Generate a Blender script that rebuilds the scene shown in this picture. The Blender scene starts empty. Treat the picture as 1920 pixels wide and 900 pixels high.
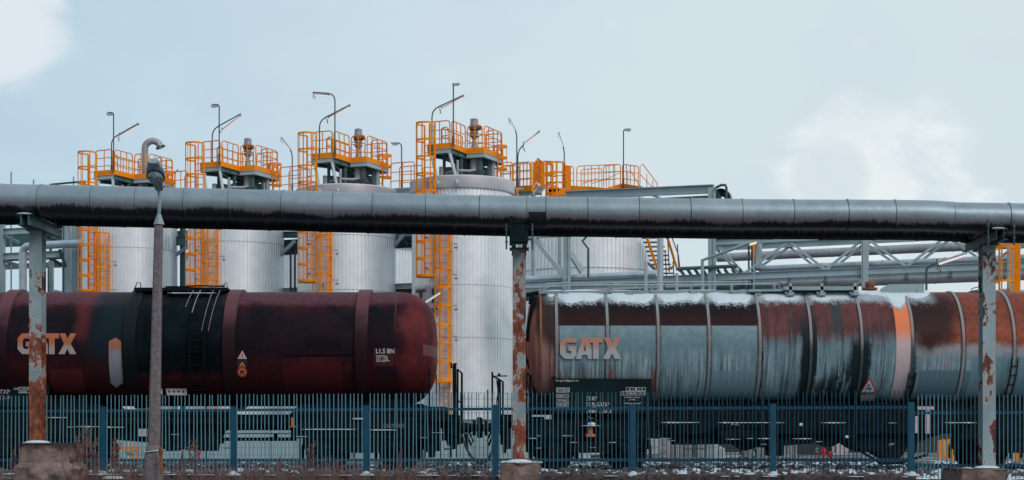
import bpy, math, random
from mathutils import Vector, Matrix, noise as mnoise
from mathutils.geometry import tessellate_polygon
R = math.radians
V = Vector
random.seed(7)
SC = bpy.context.scene
COL = SC.collection
# ---------------------------------------------------------------- camera, sky, sun, exposure
F, HY, CZ = 3000.0, 820.0, 0.8          # focal length in photo pixels, horizon row, eye height
cam_d = bpy.data.cameras.new('camera'); cam = bpy.data.objects.new('camera', cam_d); COL.objects.link(cam)
cam.location = (0, 0, CZ); cam.rotation_euler = (R(90), 0, 0)
cam_d.sensor_width = 36; cam_d.lens = F / 1920 * 36; cam_d.shift_y = (HY - 450) / 1920
cam_d.clip_start = 0.5; cam_d.clip_end = 6000
SC.camera = cam
SC.view_settings.view_transform = 'Standard'; SC.view_settings.look = 'None'
SC.view_settings.exposure = 0.0; SC.view_settings.gamma = 1
SC.render.engine = 'CYCLES'
SC.cycles.use_denoising = True
SC.cycles.max_bounces = 6
SUN_EL, SUN_AZ = R(38), R(-38)            # soft sun behind the cloud, behind and right of the camera
SKY_GAIN = 1.0

class S:
    """a node socket with arithmetic"""
    def __init__(s, nt, k): s.nt, s.k = nt, k
    def _m(s, op, *a, clamp=False):
        n = s.nt.nodes.new('ShaderNodeMath'); n.operation = op; n.use_clamp = clamp
        for i, v in enumerate((s,) + a):
            if isinstance(v, S): s.nt.links.new(v.k, n.inputs[i])
            else: n.inputs[i].default_value = v
        return S(s.nt, n.outputs[0])
    def __add__(s, o): return s._m('ADD', o)
    def __sub__(s, o): return s._m('SUBTRACT', o)
    def __mul__(s, o): return s._m('MULTIPLY', o)
    def __truediv__(s, o): return s._m('DIVIDE', o)
    __radd__ = __add__; __rmul__ = __mul__
    def inv(s): return (s * -1.0) + 1.0
    def abs(s): return s._m('ABSOLUTE')
    def max(s, o): return s._m('MAXIMUM', o)
    def min(s, o): return s._m('MINIMUM', o)
    def pow(s, o): return s._m('POWER', o)
    def sm(s, a, b):                      # smoothstep from a to b (a > b gives the falling one)
        if a > b: return s.sm(b, a).inv()
        n = s.nt.nodes.new('ShaderNodeMapRange'); n.interpolation_type = 'SMOOTHSTEP'
        s.nt.links.new(s.k, n.inputs[0]); n.inputs[1].default_value = a; n.inputs[2].default_value = b
        return S(s.nt, n.outputs[0])
    def fract(s): return s._m('FRACT')
    def band(s, a, b, e): return s.sm(a - e, a + e) * s.sm(b + e, b - e)
class G:
    def __init__(g, nt):
        g.nt = nt
    def coord(g, kind='Object'):
        n = g.nt.nodes.new('ShaderNodeTexCoord'); return S(g.nt, n.outputs[kind])
    def xyz(g, v):
        n = g.nt.nodes.new('ShaderNodeSeparateXYZ'); g.nt.links.new(v.k, n.inputs[0])
        return [S(g.nt, o) for o in n.outputs]
    def scale(g, v, s3):
        n = g.nt.nodes.new('ShaderNodeMapping'); g.nt.links.new(v.k, n.inputs[0]); n.inputs['Scale'].default_value = s3
        return S(g.nt, n.outputs[0])
    def noise(g, v, sc, det=4, rough=.55, dist=0.0, s3=None, col=False):
        if s3: v = g.scale(v, s3)
        n = g.nt.nodes.new('ShaderNodeTexNoise'); g.nt.links.new(v.k, n.inputs['Vector'])
        n.inputs['Scale'].default_value = sc; n.inputs['Detail'].default_value = det
        n.inputs['Roughness'].default_value = rough; n.inputs['Distortion'].default_value = dist
        return S(g.nt, n.outputs['Color' if col else 'Fac'])
    def vor(g, v, sc, s3=None):
        if s3: v = g.scale(v, s3)
        n = g.nt.nodes.new('ShaderNodeTexVoronoi'); g.nt.links.new(v.k, n.inputs['Vector']); n.inputs['Scale'].default_value = sc
        return S(g.nt, n.outputs['Distance'])
    def mix(g, f, a, b):
        n = g.nt.nodes.new('ShaderNodeMix'); n.data_type = 'RGBA'; n.clamp_factor = True
        for i, v in ((0, f), (6, a), (7, b)):
            if isinstance(v, S): g.nt.links.new(v.k, n.inputs[i])
            elif i == 0: n.inputs[i].default_value = v
            else: n.inputs[i].default_value = tuple(v) + (1,) if len(v) == 3 else v
        return S(g.nt, n.outputs[2])
    def dot(g, v, d):
        n = g.nt.nodes.new('ShaderNodeVectorMath'); n.operation = 'DOT_PRODUCT'
        g.nt.links.new(v.k, n.inputs[0]); n.inputs[1].default_value = d; return S(g.nt, n.outputs['Value'])
MATS = {}
def material(name, fn=None, color=(.5, .5, .5), rough=.6, metal=0.0, spec=.4, var=.12, vs=3.0, emit=None, bump=0.0, bscale=40):
    m = bpy.data.materials.new(name); m.use_nodes = True; nt = m.node_tree
    b = nt.nodes['Principled BSDF']; g = G(nt)
    b.inputs['Roughness'].default_value = rough; b.inputs['Metallic'].default_value = metal
    b.inputs['Specular IOR Level'].default_value = spec
    v = g.coord()
    if fn: c = fn(g, v, b)
    else:
        n = g.noise(v, vs, 5, .6)
        c = g.mix(n.sm(.3, .7), [x * (1 - var) for x in color], [min(1, x * (1 + var)) for x in color])
    if isinstance(c, S): nt.links.new(c.k, b.inputs['Base Color'])
    else: b.inputs['Base Color'].default_value = tuple(c) + (1,)
    if emit: b.inputs['Emission Color'].default_value = emit[0] + (1,); b.inputs['Emission Strength'].default_value = emit[1]
    if bump:
        bn = nt.nodes.new('ShaderNodeBump'); bn.inputs['Strength'].default_value = bump; bn.inputs['Distance'].default_value = .02
        nt.links.new(g.noise(v, bscale, 4, .6).k, bn.inputs['Height']); nt.links.new(bn.outputs[0], b.inputs['Normal'])
    MATS[name] = m; return m
def rgh(g, b, s): g.nt.links.new(s.k, b.inputs['Roughness'])
def met(g, b, s): g.nt.links.new(s.k, b.inputs['Metallic'])

w = bpy.data.worlds.new('World'); SC.world = w; w.use_nodes = True
nt = w.node_tree; g = G(nt); bg = nt.nodes['Background']
sky = nt.nodes.new('ShaderNodeTexSky'); sky.sky_type = 'NISHITA'; sky.sun_disc = False
sky.sun_elevation = SUN_EL; sky.sun_rotation = R(180) + SUN_AZ; sky.air_density = 1.2; sky.dust_density = 2
d = g.coord('Generated'); dx, dy, dz = g.xyz(d)
def ddir(px, py):
    v = V(((px - 960) / F, 1, (HY - py) / F)).normalized(); return tuple(v)
def blob(px, py, r0, r1):                 # soft round region of the sky about one direction
    return (g.dot(d, ddir(px, py)) * -1.0 + 1.0).sm(1 - math.cos(R(r0)), 1 - math.cos(R(r1)))
n1 = g.noise(d, 3.0, 5, .55, .4, (1, 1, 2.2)); n2 = g.noise(d, 14, 6, .6, .6, (1, 1, 1.8)); n3 = g.noise(d, 7, 4, .5, .3, (1, 1, 1.5))
SKL = (.475, .625, .735); SKR = (.66, .755, .80)
base = g.mix((dx * 2.0 + n1 * .9 + .02).sm(-.25, .95), SKL, SKR)
base = g.mix((n3.sm(.45, .75)) * .35, base, (.58, .64, .76))
base = g.mix((n2.sm(.35, .7)) * .22, base, (.66, .79, .83))
ctr = blob(1660, 360, 4.6, .4) * 1.0
n4 = g.noise(d, 30, 6, .62, .8, (1, 1, 1.6))
wc = (ctr * 1.2 + (n2 - .5) * 3.2 + (n3 - .5) * 1.4 + (n4 - .5) * 1.2).sm(.35, 1.3) * (ctr * 3.0).min(1.0)
base = g.mix(wc * .85, base, (.83, .88, .885))
shade = (blob(1560, 330, 1.9, .3) * 1.1 + (n2 - .5) * 2.0).sm(.4, 1.1)
base = g.mix(shade * .6, base, (.60, .70, .75))
sh2 = (blob(1600, 150, 3.2, .3) + (n2 - .5) * 2.0).sm(.3, 1.2)
base = g.mix(sh2 * .28, base, (.60, .70, .77))
tl = (blob(-30, 0, 3.9, .0) * 1.15 + (n2 - .5) * 1.5 + (n3 - .5) * 1.2).sm(.22, .95)
base = g.mix(tl * .8, base, (.80, .84, .89))
base = g.mix(dy.sm(.15, -.25) * dz.sm(.30, .08) * .85, base, (.05, .06, .065))  # dark band added low in the sky behind the camera to cut front light
low = dz.sm(.0, -.06)
base = g.mix(low, base, (.10, .11, .11))
sc_ = g.nt.nodes.new('ShaderNodeVectorMath'); sc_.operation = 'SCALE'; nt.links.new(base.k, sc_.inputs[0]); sc_.inputs['Scale'].default_value = 10.0
fin = g.mix(.92, S(nt, sky.outputs[0]), S(nt, sc_.outputs[0]))
nt.links.new(fin.k, bg.inputs['Color']); bg.inputs['Strength'].default_value = .105 * SKY_GAIN
sl = bpy.data.lights.new('sun', 'SUN'); sun = bpy.data.objects.new('sun', sl); COL.objects.link(sun)
sl.energy = 1.5; sl.angle = R(20); sl.color = (1, .93, .86)
sd = V((math.sin(-SUN_AZ) * math.cos(SUN_EL), -math.cos(SUN_AZ) * math.cos(SUN_EL), math.sin(SUN_EL)))
sun.rotation_euler = sd.to_track_quat('Z', 'Y').to_euler()

# ---------------------------------------------------------------- mesh building
def P(x, y, D): return V(((x - 960) / F * D, D, CZ + (HY - y) / F * D))
def rotm(ax): return Matrix.Rotation(ax, 3, 'Z')
class MB:
    def __init__(s): s.v = []; s.f = []; s.sm = []
    def add(s, vs, fs, smooth=False):
        o = len(s.v); s.v += [V(p) for p in vs]; s.f += [tuple(i + o for i in f) for f in fs]; s.sm += [smooth] * len(fs); return s
    def box(s, c, d, rz=0.0):
        m = rotm(rz); c = V(c)
        vs = [c + m @ V((sx * d[0] / 2, sy * d[1] / 2, sz * d[2] / 2)) for sx in (-1, 1) for sy in (-1, 1) for sz in (-1, 1)]
        return s.add(vs, [(0, 1, 3, 2), (4, 6, 7, 5), (0, 4, 5, 1), (2, 3, 7, 6), (0, 2, 6, 4), (1, 5, 7, 3)])
    def frame(s, t, up=V((0, 0, 1))):
        t = t.normalized()
        if abs(t.dot(up)) > .98: up = V((0, 1, 0))
        a = t.cross(up).normalized(); return a, a.cross(t).normalized()
    def bar(s, p, q, w_, h, up=V((0, 0, 1))):     # rectangular member, w_ sideways, h along up
        p, q = V(p), V(q); a, b = s.frame(q - p, up)
        vs = [e + a * (i * w_ / 2) + b * (j * h / 2) for e in (p, q) for i, j in ((-1, -1), (1, -1), (1, 1), (-1, 1))]
        return s.add(vs, [(3, 2, 1, 0), (4, 5, 6, 7), (0, 1, 5, 4), (1, 2, 6, 5), (2, 3, 7, 6), (3, 0, 4, 7)])
    def ibeam(s, p, q, w_, h, t=.02, up=V((0, 0, 1))):
        p, q = V(p), V(q); a, b = s.frame(q - p, up)
        s.bar(p + b * (h / 2 - t / 2), q + b * (h / 2 - t / 2), w_, t, up); s.bar(p - b * (h / 2 - t / 2), q - b * (h / 2 - t / 2), w_, t, up)
        return s.bar(p, q, t, h - 2 * t - .002, up)
    def tube(s, pts, r, n=8, cap=True, smooth=True):
        pts = [V(p) for p in pts]; rs = r if isinstance(r, (list, tuple)) else [r] * len(pts)
        k = len(pts); tn = [(pts[min(i + 1, k - 1)] - pts[max(i - 1, 0)]).normalized() for i in range(k)]
        a, b = s.frame(tn[0]); vs = []
        for i in range(k):
            if i:
                a = (a - tn[i] * a.dot(tn[i])).normalized(); b = a.cross(tn[i]).normalized()
            vs += [pts[i] + (a * math.cos(2 * math.pi * j / n) + b * math.sin(2 * math.pi * j / n)) * rs[i] for j in range(n)]
        fs = [(i * n + j, i * n + (j + 1) % n, (i + 1) * n + (j + 1) % n, (i + 1) * n + j) for i in range(k - 1) for j in range(n)]
        s.add(vs, fs, smooth)
        if cap:
            s.add(vs[:n], [tuple(range(n))]); s.add(vs[-n:], [tuple(range(n - 1, -1, -1))])
        return s
    def prism(s, outline, y0, y1, axis='y'):       # outline in x,z extruded along y
        n = len(outline)
        f = (lambda a, b, c: V((a, c, b))) if axis == 'y' else (lambda a, b, c: V((a, b, c)))
        vs = [f(a, b, y0) for a, b in outline] + [f(a, b, y1) for a, b in outline]
        tr = tessellate_polygon([[V((a, b, 0)) for a, b in outline]])
        fs = [tuple(t) for t in tr] + [tuple(i + n for i in reversed(t)) for t in tr]
        fs += [(i, (i + 1) % n, (i + 1) % n + n, i + n) for i in range(n)]
        return s.add(vs, fs)
    def lathe(s, c, axis, prof, n=32, a0=0.0, a1=2 * math.pi, smooth=True):   # prof: (distance along axis, radius)
        axis = V(axis).normalized(); a, b = s.frame(axis, V((0, 0, 1)) if abs(axis.z) < .9 else V((1, 0, 0))); c = V(c)
        full = abs(a1 - a0 - 2 * math.pi) < 1e-6; m = n if full else n + 1
        vs = [c + axis * t + (a * math.cos(a0 + (a1 - a0) * j / n) + b * math.sin(a0 + (a1 - a0) * j / n)) * r for t, r in prof for j in range(m)]
        fs = [(i * m + j, (i + 1) * m + j, (i + 1) * m + (j + 1) % m, i * m + (j + 1) % m) for i in range(len(prof) - 1) for j in range(n)]
        return s.add(vs, fs, smooth)
    def ball(s, c, r3, n=12, m=8):
        vs = []; fs = []
        for i in range(m + 1):
            t = math.pi * i / m
            for j in range(n):
                p = 2 * math.pi * j / n; vs.append(V(c) + V((r3[0] * math.sin(t) * math.cos(p), r3[1] * math.sin(t) * math.sin(p), r3[2] * math.cos(t))))
        for i in range(m):
            for j in range(n): fs.append((i * n + j, (i + 1) * n + j, (i + 1) * n + (j + 1) % n, i * n + (j + 1) % n))
        return s.add(vs, fs, True)
def chain(o):
    p = V((0, 0, 0))
    while o is not None: p = p + o.location; o = o.parent
    return p
def tag(o, label=None, cat=None, group=None, kind=None):
    for k, v in (('label', label), ('category', cat), ('group', group), ('kind', kind)):
        if v: o[k] = v
    return o
def thing(name, loc, label, cat, group=None):
    o = bpy.data.objects.new(name, None); COL.objects.link(o); o.location = loc; o.empty_display_size = .2
    return tag(o, label, cat, group)
def part(name, mb, mat, parent=None, label=None, loc=None, bevel=0.0, recalc=True):
    """world-space mesh builder -> ONE mesh object (its origin at its parent's origin, or at loc)"""
    off = chain(parent) if parent else (V(loc) if loc else V((0, 0, 0)))
    me = bpy.data.meshes.new(name); me.from_pydata([p - off for p in mb.v], [], mb.f)
    me.polygons.foreach_set('use_smooth', mb.sm)
    me.validate()
    if recalc:
        import bmesh
        bm = bmesh.new(); bm.from_mesh(me)
        bmesh.ops.remove_doubles(bm, verts=bm.verts, dist=1e-5)
        bmesh.ops.delete(bm, geom=[q for q in bm.verts if not q.link_faces], context='VERTS')
        bmesh.ops.recalc_face_normals(bm, faces=bm.faces); bm.to_mesh(me); bm.free()
    if any(mb.sm) : me.set_sharp_from_angle(angle=R(35))
    me.materials.append(MATS[mat] if isinstance(mat, str) else mat)
    o = bpy.data.objects.new(name, me); COL.objects.link(o)
    if parent: o.parent = parent
    elif loc: o.location = loc
    if label: o['label'] = label
    return o
def copy_tree(o, parent=None):
    c = o.copy(); COL.objects.link(c); c.parent = parent
    for ch in list(o.children): copy_tree(ch, c)
    return c
def arc_path(p, q, r, up, n=4):
    """inverted-U frame path from foot p up, across and down to foot q with rounded corners"""
    p, q = V(p), V(q); u = V(up); h = u.length; uz = u / h; t = (q - p).normalized(); L = (q - p).length; r = min(r, L * .45)
    out = [p]
    for i in range(n + 1):
        a = math.pi / 2 * i / n; out.append(p + uz * (h - r + r * math.sin(a)) + t * (r - r * math.cos(a)))
    for i in range(n + 1):
        a = math.pi / 2 * i / n; out.append(q + uz * (h - r + r * math.cos(a)) - t * (r - r * math.sin(a)))
    return out + [q]
def railing(mb, pts, h=1.1, r=.024, step=1.0, gap=.06, mids=(.38, .74), posts=True):
    for p, q in zip(pts[:-1], pts[1:]):
        p, q = V(p), V(q); t = (q - p).normalized(); p2, q2 = p + t * gap, q - t * gap; L = (q2 - p2).length
        if L < .15: continue
        mb.tube(arc_path(p2, q2, .14, V((0, 0, h))), r, 6)
        for k in mids: mb.tube([p2 + V((0, 0, k)), q2 + V((0, 0, k))], r * .8, 6)
        n = int(L / step)
        for i in range(1, n + 1): 
            c = p2.lerp(q2, i / (n + 1)); mb.tube([c, c + V((0, 0, h - .01))], r * .9, 6)
# ---------------------------------------------------------------- materials
def m_cladding(g, v, b):
    n_ = g.nt.nodes.new('ShaderNodeNewGeometry'); v = S(g.nt, n_.outputs['Position']); x, y, z = g.xyz(v)
    n = g.noise(v, 2.2, 5, .6); st = g.noise(v, 1.0, 4, .6, 0, (7, 7, .3)); big = g.noise(v, .35, 3, .5)
    c = g.mix(n.sm(.3, .7), (.80, .85, .90), (.88, .91, .94))
    c = g.mix(big.sm(.55, .72) * .4, c, (.78, .68, .74))
    c = g.mix(st.sm(.62, .8) * .35, c, (.42, .43, .46))
    rgh(g, b, n * .12 + .32); met(g, b, n * .1 + .50)
    return c
material('cladding', m_cladding)
material('cladding_rim', color=(.60, .59, .63), rough=.42, metal=.5, var=.1, vs=1.2)
material('galvanised', color=(.36, .42, .46), rough=.5, metal=.25, var=.15, vs=4)
material('grey_steel', color=(.26, .34, .37), rough=.55, var=.12, vs=1.5)
material('pale_steel', color=(.34, .42, .45), rough=.5, var=.1, vs=1.5)
material('dark_steel', color=(.045, .075, .085), rough=.6, var=.3, vs=3)
material('green_steel', color=(.06, .13, .13), rough=.6, var=.2, vs=3)  # real green steel, and shade painted onto grey beams between tanks
material('duct_silver', color=(.50, .55, .60), rough=.35, metal=.6, var=.1, vs=2)
def m_duct(g, v, b):
    n = g.noise(v, 2, 5, .6); return g.mix(n.sm(.3, .7), (.26, .27, .30), (.34, .34, .37))
material('duct_dull', m_duct, rough=.6)
def m_orange(g, v, b):
    n = g.noise(v, 9, 5, .65); k = g.noise(v, 1.2, 3, .5)
    c = g.mix(k.sm(.3, .7), (.74, .21, .006), (.88, .29, .008))
    return g.mix(n.sm(.66, .78) * .6, c, (.35, .12, .03))
material('orange_paint', m_orange, rough=.55, spec=.12)
material('tube_lit', color=(.7, .6, .57), rough=.4, var=0, emit=((1.0, .74, .68), .5))
material('tube_off', color=(.62, .62, .62), rough=.4, var=.05)
material('lamp_orange_lit', color=(.9, .5, .2), rough=.4, var=0, emit=((1.0, .42, .12), 1.6))
def m_barrel_dark(g, v, b):               # left wagon: maroon paint under soot and oil (local x from pivot, z up)
    x, y, z = g.xyz(v)
    n = g.noise(v, 1.3, 6, .6); f = g.noise(v, 7, 5, .65); st = g.noise(v, 1.6, 5, .6, .1, (6, .4, .3)); w_ = (n - .5)
    c = g.mix(f.sm(.3, .7), (.032, .008, .009), (.048, .012, .014))
    c = g.mix(st.sm(.45, .75) * .5, c, (.035, .006, .010))
    # big repainted rectangles, slightly redder
    pch = x.band(-5.53 + OX1, -4.12 + OX1, .012) * z.band(1.85, 2.74, .012)
    c = g.mix(pch * .55, c, (.085, .015, .021))
    pch = x.band(-11.2 + OX1, -10.4 + OX1, .01) * z.band(1.9, 2.45, .01)
    c = g.mix(pch * .4, c, (.15, .03, .03))
    soot = (z + w_ * .9 + (st - .5) * .4).band(2.72, 3.98, .22)
    c = g.mix(soot * .93, c, g.mix(n.sm(.35, .65), (.004, .006, .010), (.016, .009, .015)))
    c = g.mix(x.band(-5.53 + OX1, -3.84 + OX1, .03) * z.band(2.745, 2.80, .01) * .9, c, (.004, .004, .006))
    c = g.mix(x.band(-3.33 + OX1, -2.78 + OX1, .012) * z.band(2.52, 2.95, .012) * .55, c, (.10, .028, .035))
    c = g.mix(x.band(-3.30 + OX1, -2.74 + OX1, .012) * z.band(2.27, 2.515, .012) * .7, c, (.010, .010, .020))
    top = (z + w_ * .35).sm(3.95, 4.12)  # paler top strip: light from above put into the paint
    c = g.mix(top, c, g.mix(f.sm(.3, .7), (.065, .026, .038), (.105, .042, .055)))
    # oil soaked belt below the walkway
    oil = (x + w_ * .5).band(-9.35 + OX1, -6.95 + OX1, .22) * (z + (st - .5) * .5).sm(2.28, 2.42)
    c = g.mix(oil * .94, c, g.mix(n.sm(.35, .7), (.001, .004, .006), (.003, .012, .016)))
    oil2 = (x + w_ * .7).band(-10.15 + OX1, -9.2 + OX1, .3) * z.sm(2.2, 3.0)
    c = g.mix(oil2 * .75, c, (.010, .022, .030))
    rs = ((x + w_ * .3).band(-10.55 + OX1, -10.25 + OX1, .15) * z.sm(3.0, 3.3))
    c = g.mix(rs * .5, c, (.14, .03, .03))
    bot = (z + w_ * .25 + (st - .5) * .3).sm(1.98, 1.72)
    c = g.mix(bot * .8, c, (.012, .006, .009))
    # right end dish, redder and brighter than the rest
    end = (x + w_ * .5).sm(-2.95 + OX1, -2.45 + OX1)
    ec = g.mix(n.sm(.35, .7), (.075, .013, .016), (.17, .032, .032))
    ec = g.mix((st.sm(.45, .7) * .55), ec, (.050, .022, .034))
    ec = g.mix((z + w_ * .6).sm(2.2, 1.6) * .7, ec, (.05, .010, .012))
    c = g.mix(end * .85, c, ec)
    pl = x.sm(-2.17 + OX1, -2.14 + OX1) * (z + (x - OX1) * .10).band(2.58, 2.84, .02)
    c = g.mix(pl * .38, c, (.26, .15, .17))
    rgh(g, b, f * .25 + .45)
    return c
OX1 = 8.16                                 # left wagon's root stands at x = -8.16
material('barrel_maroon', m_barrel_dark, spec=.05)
def m_ring(g, v, b):
    x, y, z = g.xyz(v); n = g.noise(v, 2, 5, .6); st = g.noise(v, 4, 4, .6, 0, (5, 5, .5))
    c = g.mix((z + (n - .5) * .8).sm(3.3, 4.1), (.020, .007, .010), (.11, .042, .052))  # paler upward, like the top light painted on the barrel
    c = g.mix((x + (n - .5) * .3).band(-1.25, -.85, .1) * 1.0, c, (.003, .008, .010))
    return g.mix(st.sm(.55, .75) * .4, c, (.03, .01, .012))
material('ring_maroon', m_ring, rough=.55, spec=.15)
OX2 = -7.8                                 # right wagon's root at x = +7.8 : world x = local + 7.8
def m_barrel_grey(g, v, b):
    x, y, z = g.xyz(v)
    X = x + 7.8
    n = g.noise(v, 1.1, 6, .6); f = g.noise(v, 6, 6, .7); st = g.noise(v, 1.5, 4, .6, 0, (7, .3, .2)); fs = g.noise(v, 2.2, 4, .65, 0, (8, .3, .25)); w_ = n - .5
    s2 = g.noise(v, 2.0, 5, .65, .3, (3, .6, .6))
    grey = g.mix(f.sm(.3, .7), (.135, .215, .25), (.20, .29, .33))
    grey = g.mix((z + w_ * .5).band(2.55, 3.25, .3) * .35, grey, (.08, .15, .18))
    # vertical drips, washed paint
    dz_ = (z + w_ * .9)
    drip = fs.sm(.48, .57) * dz_.band(1.98, 2.78, .22) * (s2.sm(.35, .6) * .6 + .4)
    grey = g.mix(drip * .85, grey, (.36, .45, .49))
    grey = g.mix(st.sm(.5, .62) * z.band(1.9, 2.9, .3) * .45, grey, (.22, .32, .37))
    drk = fs.sm(.46, .38) * (z + w_).band(1.95, 2.60, .2)
    grey = g.mix(drk * .7, grey, (.06, .075, .095))
    rustd = st.sm(.50, .60) * z.band(2.0, 2.45, .1) * X.sm(5.6, 1.4)
    grey = g.mix(rustd * .55, grey, (.22, .12, .13))
    rustd = st.sm(.45, .55) * z.band(2.35, 2.75, .1) * X.band(9.75, 11.1, .1)
    grey = g.mix(rustd * .5, grey, (.26, .22, .24))
    pt = X.band(4.75, 5.95, .01) * z.band(1.75, 2.42, .012)
    grey = g.mix(pt * .8, grey, (.15, .25, .30))
    pt = X.band(9.85, 11.1, .01) * z.band(1.78, 2.42, .012)
    grey = g.mix(pt * .9, grey, (.09, .17, .20))
    pt = X.band(11.1, 15, .02) * z.sm(2.76, 2.73)
    grey = g.mix(pt * .8, grey, (.12, .215, .25))
    # brown weathered upper part: sharp lower edge on the left, ragged on the right
    brn = g.mix(f.sm(.3, .7), (.014, .004, .005), (.030, .006, .008))
    brn = g.mix((z + w_ * .3).sm(3.62, 3.95) * .85, brn, (.006, .004, .006))
    brn = g.mix((X + w_ * 1.5).sm(1.2, .2) * 1.0, brn, (.20, .05, .035))
    brn2 = g.mix(n.sm(.35, .65), (.075, .026, .028), (.14, .048, .046))
    brn2 = g.mix(s2.sm(.5, .7) * .65, brn2, (.04, .013, .016))
    sharp = z.sm(3.48, 3.515) * X.sm(5.98, 5.96)
    rag = (z + w_ * .55 + (st - .5) * .28)
    soft = rag.sm(2.90, 3.38) * X.sm(5.96, 5.98)
    c = g.mix(sharp, grey, brn)
    c = g.mix(soft, c, brn2)
    brn3 = g.mix(f.sm(.35, .65), (.19, .042, .024), (.31, .078, .042))
    brn3 = g.mix((z + w_ * .5).sm(3.35, 3.7) * .45, brn3, (.085, .03, .028))
    c = g.mix(rag.sm(2.92, 3.16) * (X + w_ * .4).sm(9.7, 9.85), c, brn3)
    c = g.mix((z + w_ * .4).band(2.80, 3.02, .10) * (X + w_ * .4).sm(9.7, 9.85) * .8, c, (.32, .28, .29))
    dk = ((X - 10.12 + w_ * 1.3) * 1.1).abs().pow(2.0) + ((z - 3.72 + w_ * .9 + (s2 - .5) * .5) * 1.1).abs().pow(2.0)
    c = g.mix(dk.sm(1.15, .25) * .90, c, (.012, .007, .011))
    pt = X.band(12.55, 15, .02) * z.band(3.42, 4.15, .02); c = g.mix(pt * .6, c, (.22, .10, .09))
    # rust run of the left end
    lf = X.sm(1.12, 1.0); lc = g.mix(st.sm(.42, .62), (.26, .15, .14), (.19, .050, .03))
    lc = g.mix(fs.sm(.5, .66) * .6, lc, (.30, .36, .38))
    lc = g.mix((z + w_ * .6 + X * .9).sm(3.55, 4.1) * .95, lc, (.022, .012, .014))
    lc = g.mix((X + w_ * .1).sm(.62, .52), lc, (.27, .08, .05))
    c = g.mix(lf, c, lc)
    # pale pinkish and oil-black streaks running down from the fittings
    bt_ = ((X - 1.08 + .61325) / 1.2265).fract() - .5
    k = st.sm(.50, .60) * (X + w_).band(6.0, 9.3, .4) * (z + w_ * 1.2).band(1.7, 3.9, .3); c = g.mix(k * .6, c, (.022, .034, .040))
    k = fs.sm(.55, .62) * (X + w_).band(6.0, 9.2, .3) * (z + w_).band(2.0, 3.3, .2); c = g.mix(k * .5, c, (.20, .27, .31))
    edg = (bt_.abs() * 1.2265).band(.035, .075, .012) * (f.sm(.35, .5))
    c = g.mix(edg * .65, c, (.02, .028, .032))
    for xc, wd, z0, ztop, amt in ((7.16, .21, 1.2, 3.75, 1.0), (8.40, .24, 1.2, 3.35, 1.0), (7.78, .10, 1.2, 2.5, .9), (6.02, .035, 1.2, 3.1, .95), (9.70, .06, 1.2, 2.9, .8), (12.0, .05, 1.5, 2.0, .8)):
        k = ((X - xc) + w_ * .22 + (f - .5) * .16 + (fs - .5) * .25).abs().sm(wd * 1.2, wd * .75) * (z + (f - .5) * .4).sm(ztop + .1, ztop - .35)
        c = g.mix(k * amt, c, (.008, .018, .022))
    oil = (s2.sm(.46, .54) * X.band(7.35, 8.5, .25) * (z + (X - 8.0) * -.8).sm(2.9, 2.3))
    c = g.mix(oil * .93, c, (.008, .02, .024))
    oil = (s2.sm(.38, .50) * X.band(7.3, 8.4, .15) * z.sm(2.35, 1.9))
    c = g.mix(oil * .8, c, (.008, .02, .024))
    gr = X.band(7.72, 8.0, .06) * (z + w_ * .3).sm(3.1, 3.5); c = g.mix(gr * .8, c, (.02, .045, .05))
    for xc in (2.35, 3.46, 1.12):
        k = ((X - xc).abs() + (f - .5) * .1).sm(.11, .06) * (z + (f - .5) * .3).band(1.9, 2.45, .08)
        c = g.mix(k * .8, c, (.24, .07, .06))
    # orange belt round the barrel, bleached to pale pink lower down
    ob = X.band(9.27, 9.66, .012)
    oc = g.mix((z + w_ * .25).sm(3.0, 3.45), (.50, .40, .41), (.72, .20, .085)); oc = g.mix(f.sm(.6, .75) * .3, oc, (.45, .2, .15))
    oc = g.mix((z + (f - .5) * .5).sm(2.1, 1.7) * .4, oc, (.25, .22, .23))
    c = g.mix(ob, c, oc)
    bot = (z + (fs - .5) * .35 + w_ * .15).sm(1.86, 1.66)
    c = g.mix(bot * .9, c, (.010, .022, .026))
    fr = (z + (f - .5) * .45 + (s2 - .5) * .35).sm(4.00, 4.24) * X.band(.9, 10.3, .2); c = g.mix(fr * .75, c, (.40, .48, .53))
    rgh(g, b, f * .25 + .42)
    return c
material('barrel_grey', m_barrel_grey, spec=.12)
def m_band(g, v, b):
    x, y, z = g.xyz(v); n = g.noise(v, 3, 5, .6); f = g.noise(v, 14, 5, .6); X = x + 7.8
    c = g.mix(f.sm(.3, .7), (.17, .18, .195), (.28, .29, .305))
    c = g.mix((z + (n - .5) * .9).band(2.8, 3.75, .25) * .5, c, (.22, .11, .10))
    c = g.mix(f.sm(.55, .66) * .5, c, (.10, .07, .06))
    k = X.band(7.0, 10.2, .3) * (z + (n - .5) * .6).sm(3.3, 2.8); c = g.mix(k * .9, c, (.015, .03, .035))
    return c
material('band_pale', m_band, rough=.5)
material('frame_black', color=(.006, .010, .013), rough=.85, spec=.05, var=.4, vs=3)
material('frame_teal_black', color=(.002, .012, .016), rough=.6, spec=.12, var=.3, vs=2)
material('wheel_steel', color=(.012, .011, .013), rough=.7, metal=.1, spec=.1, var=.3, vs=6)
material('wagon_orange', color=(.5, .14, .03), rough=.6, var=.3, vs=8)
material('rubber', color=(.012, .014, .016), rough=.6, var=.2)
material('marking_white', color=(.55, .56, .56), rough=.6, var=.15, vs=12)
def m_logo_a(g, v, b):
    x, y, z = g.xyz(v); f = g.noise(v, 9, 5, .6)
    c = g.mix((z + (f - .5) * .12).sm(2.88, 3.12), (.36, .32, .31), (.38, .115, .05))
    return g.mix(f.sm(.58, .75) * .4, c, (.25, .12, .09))
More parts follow.
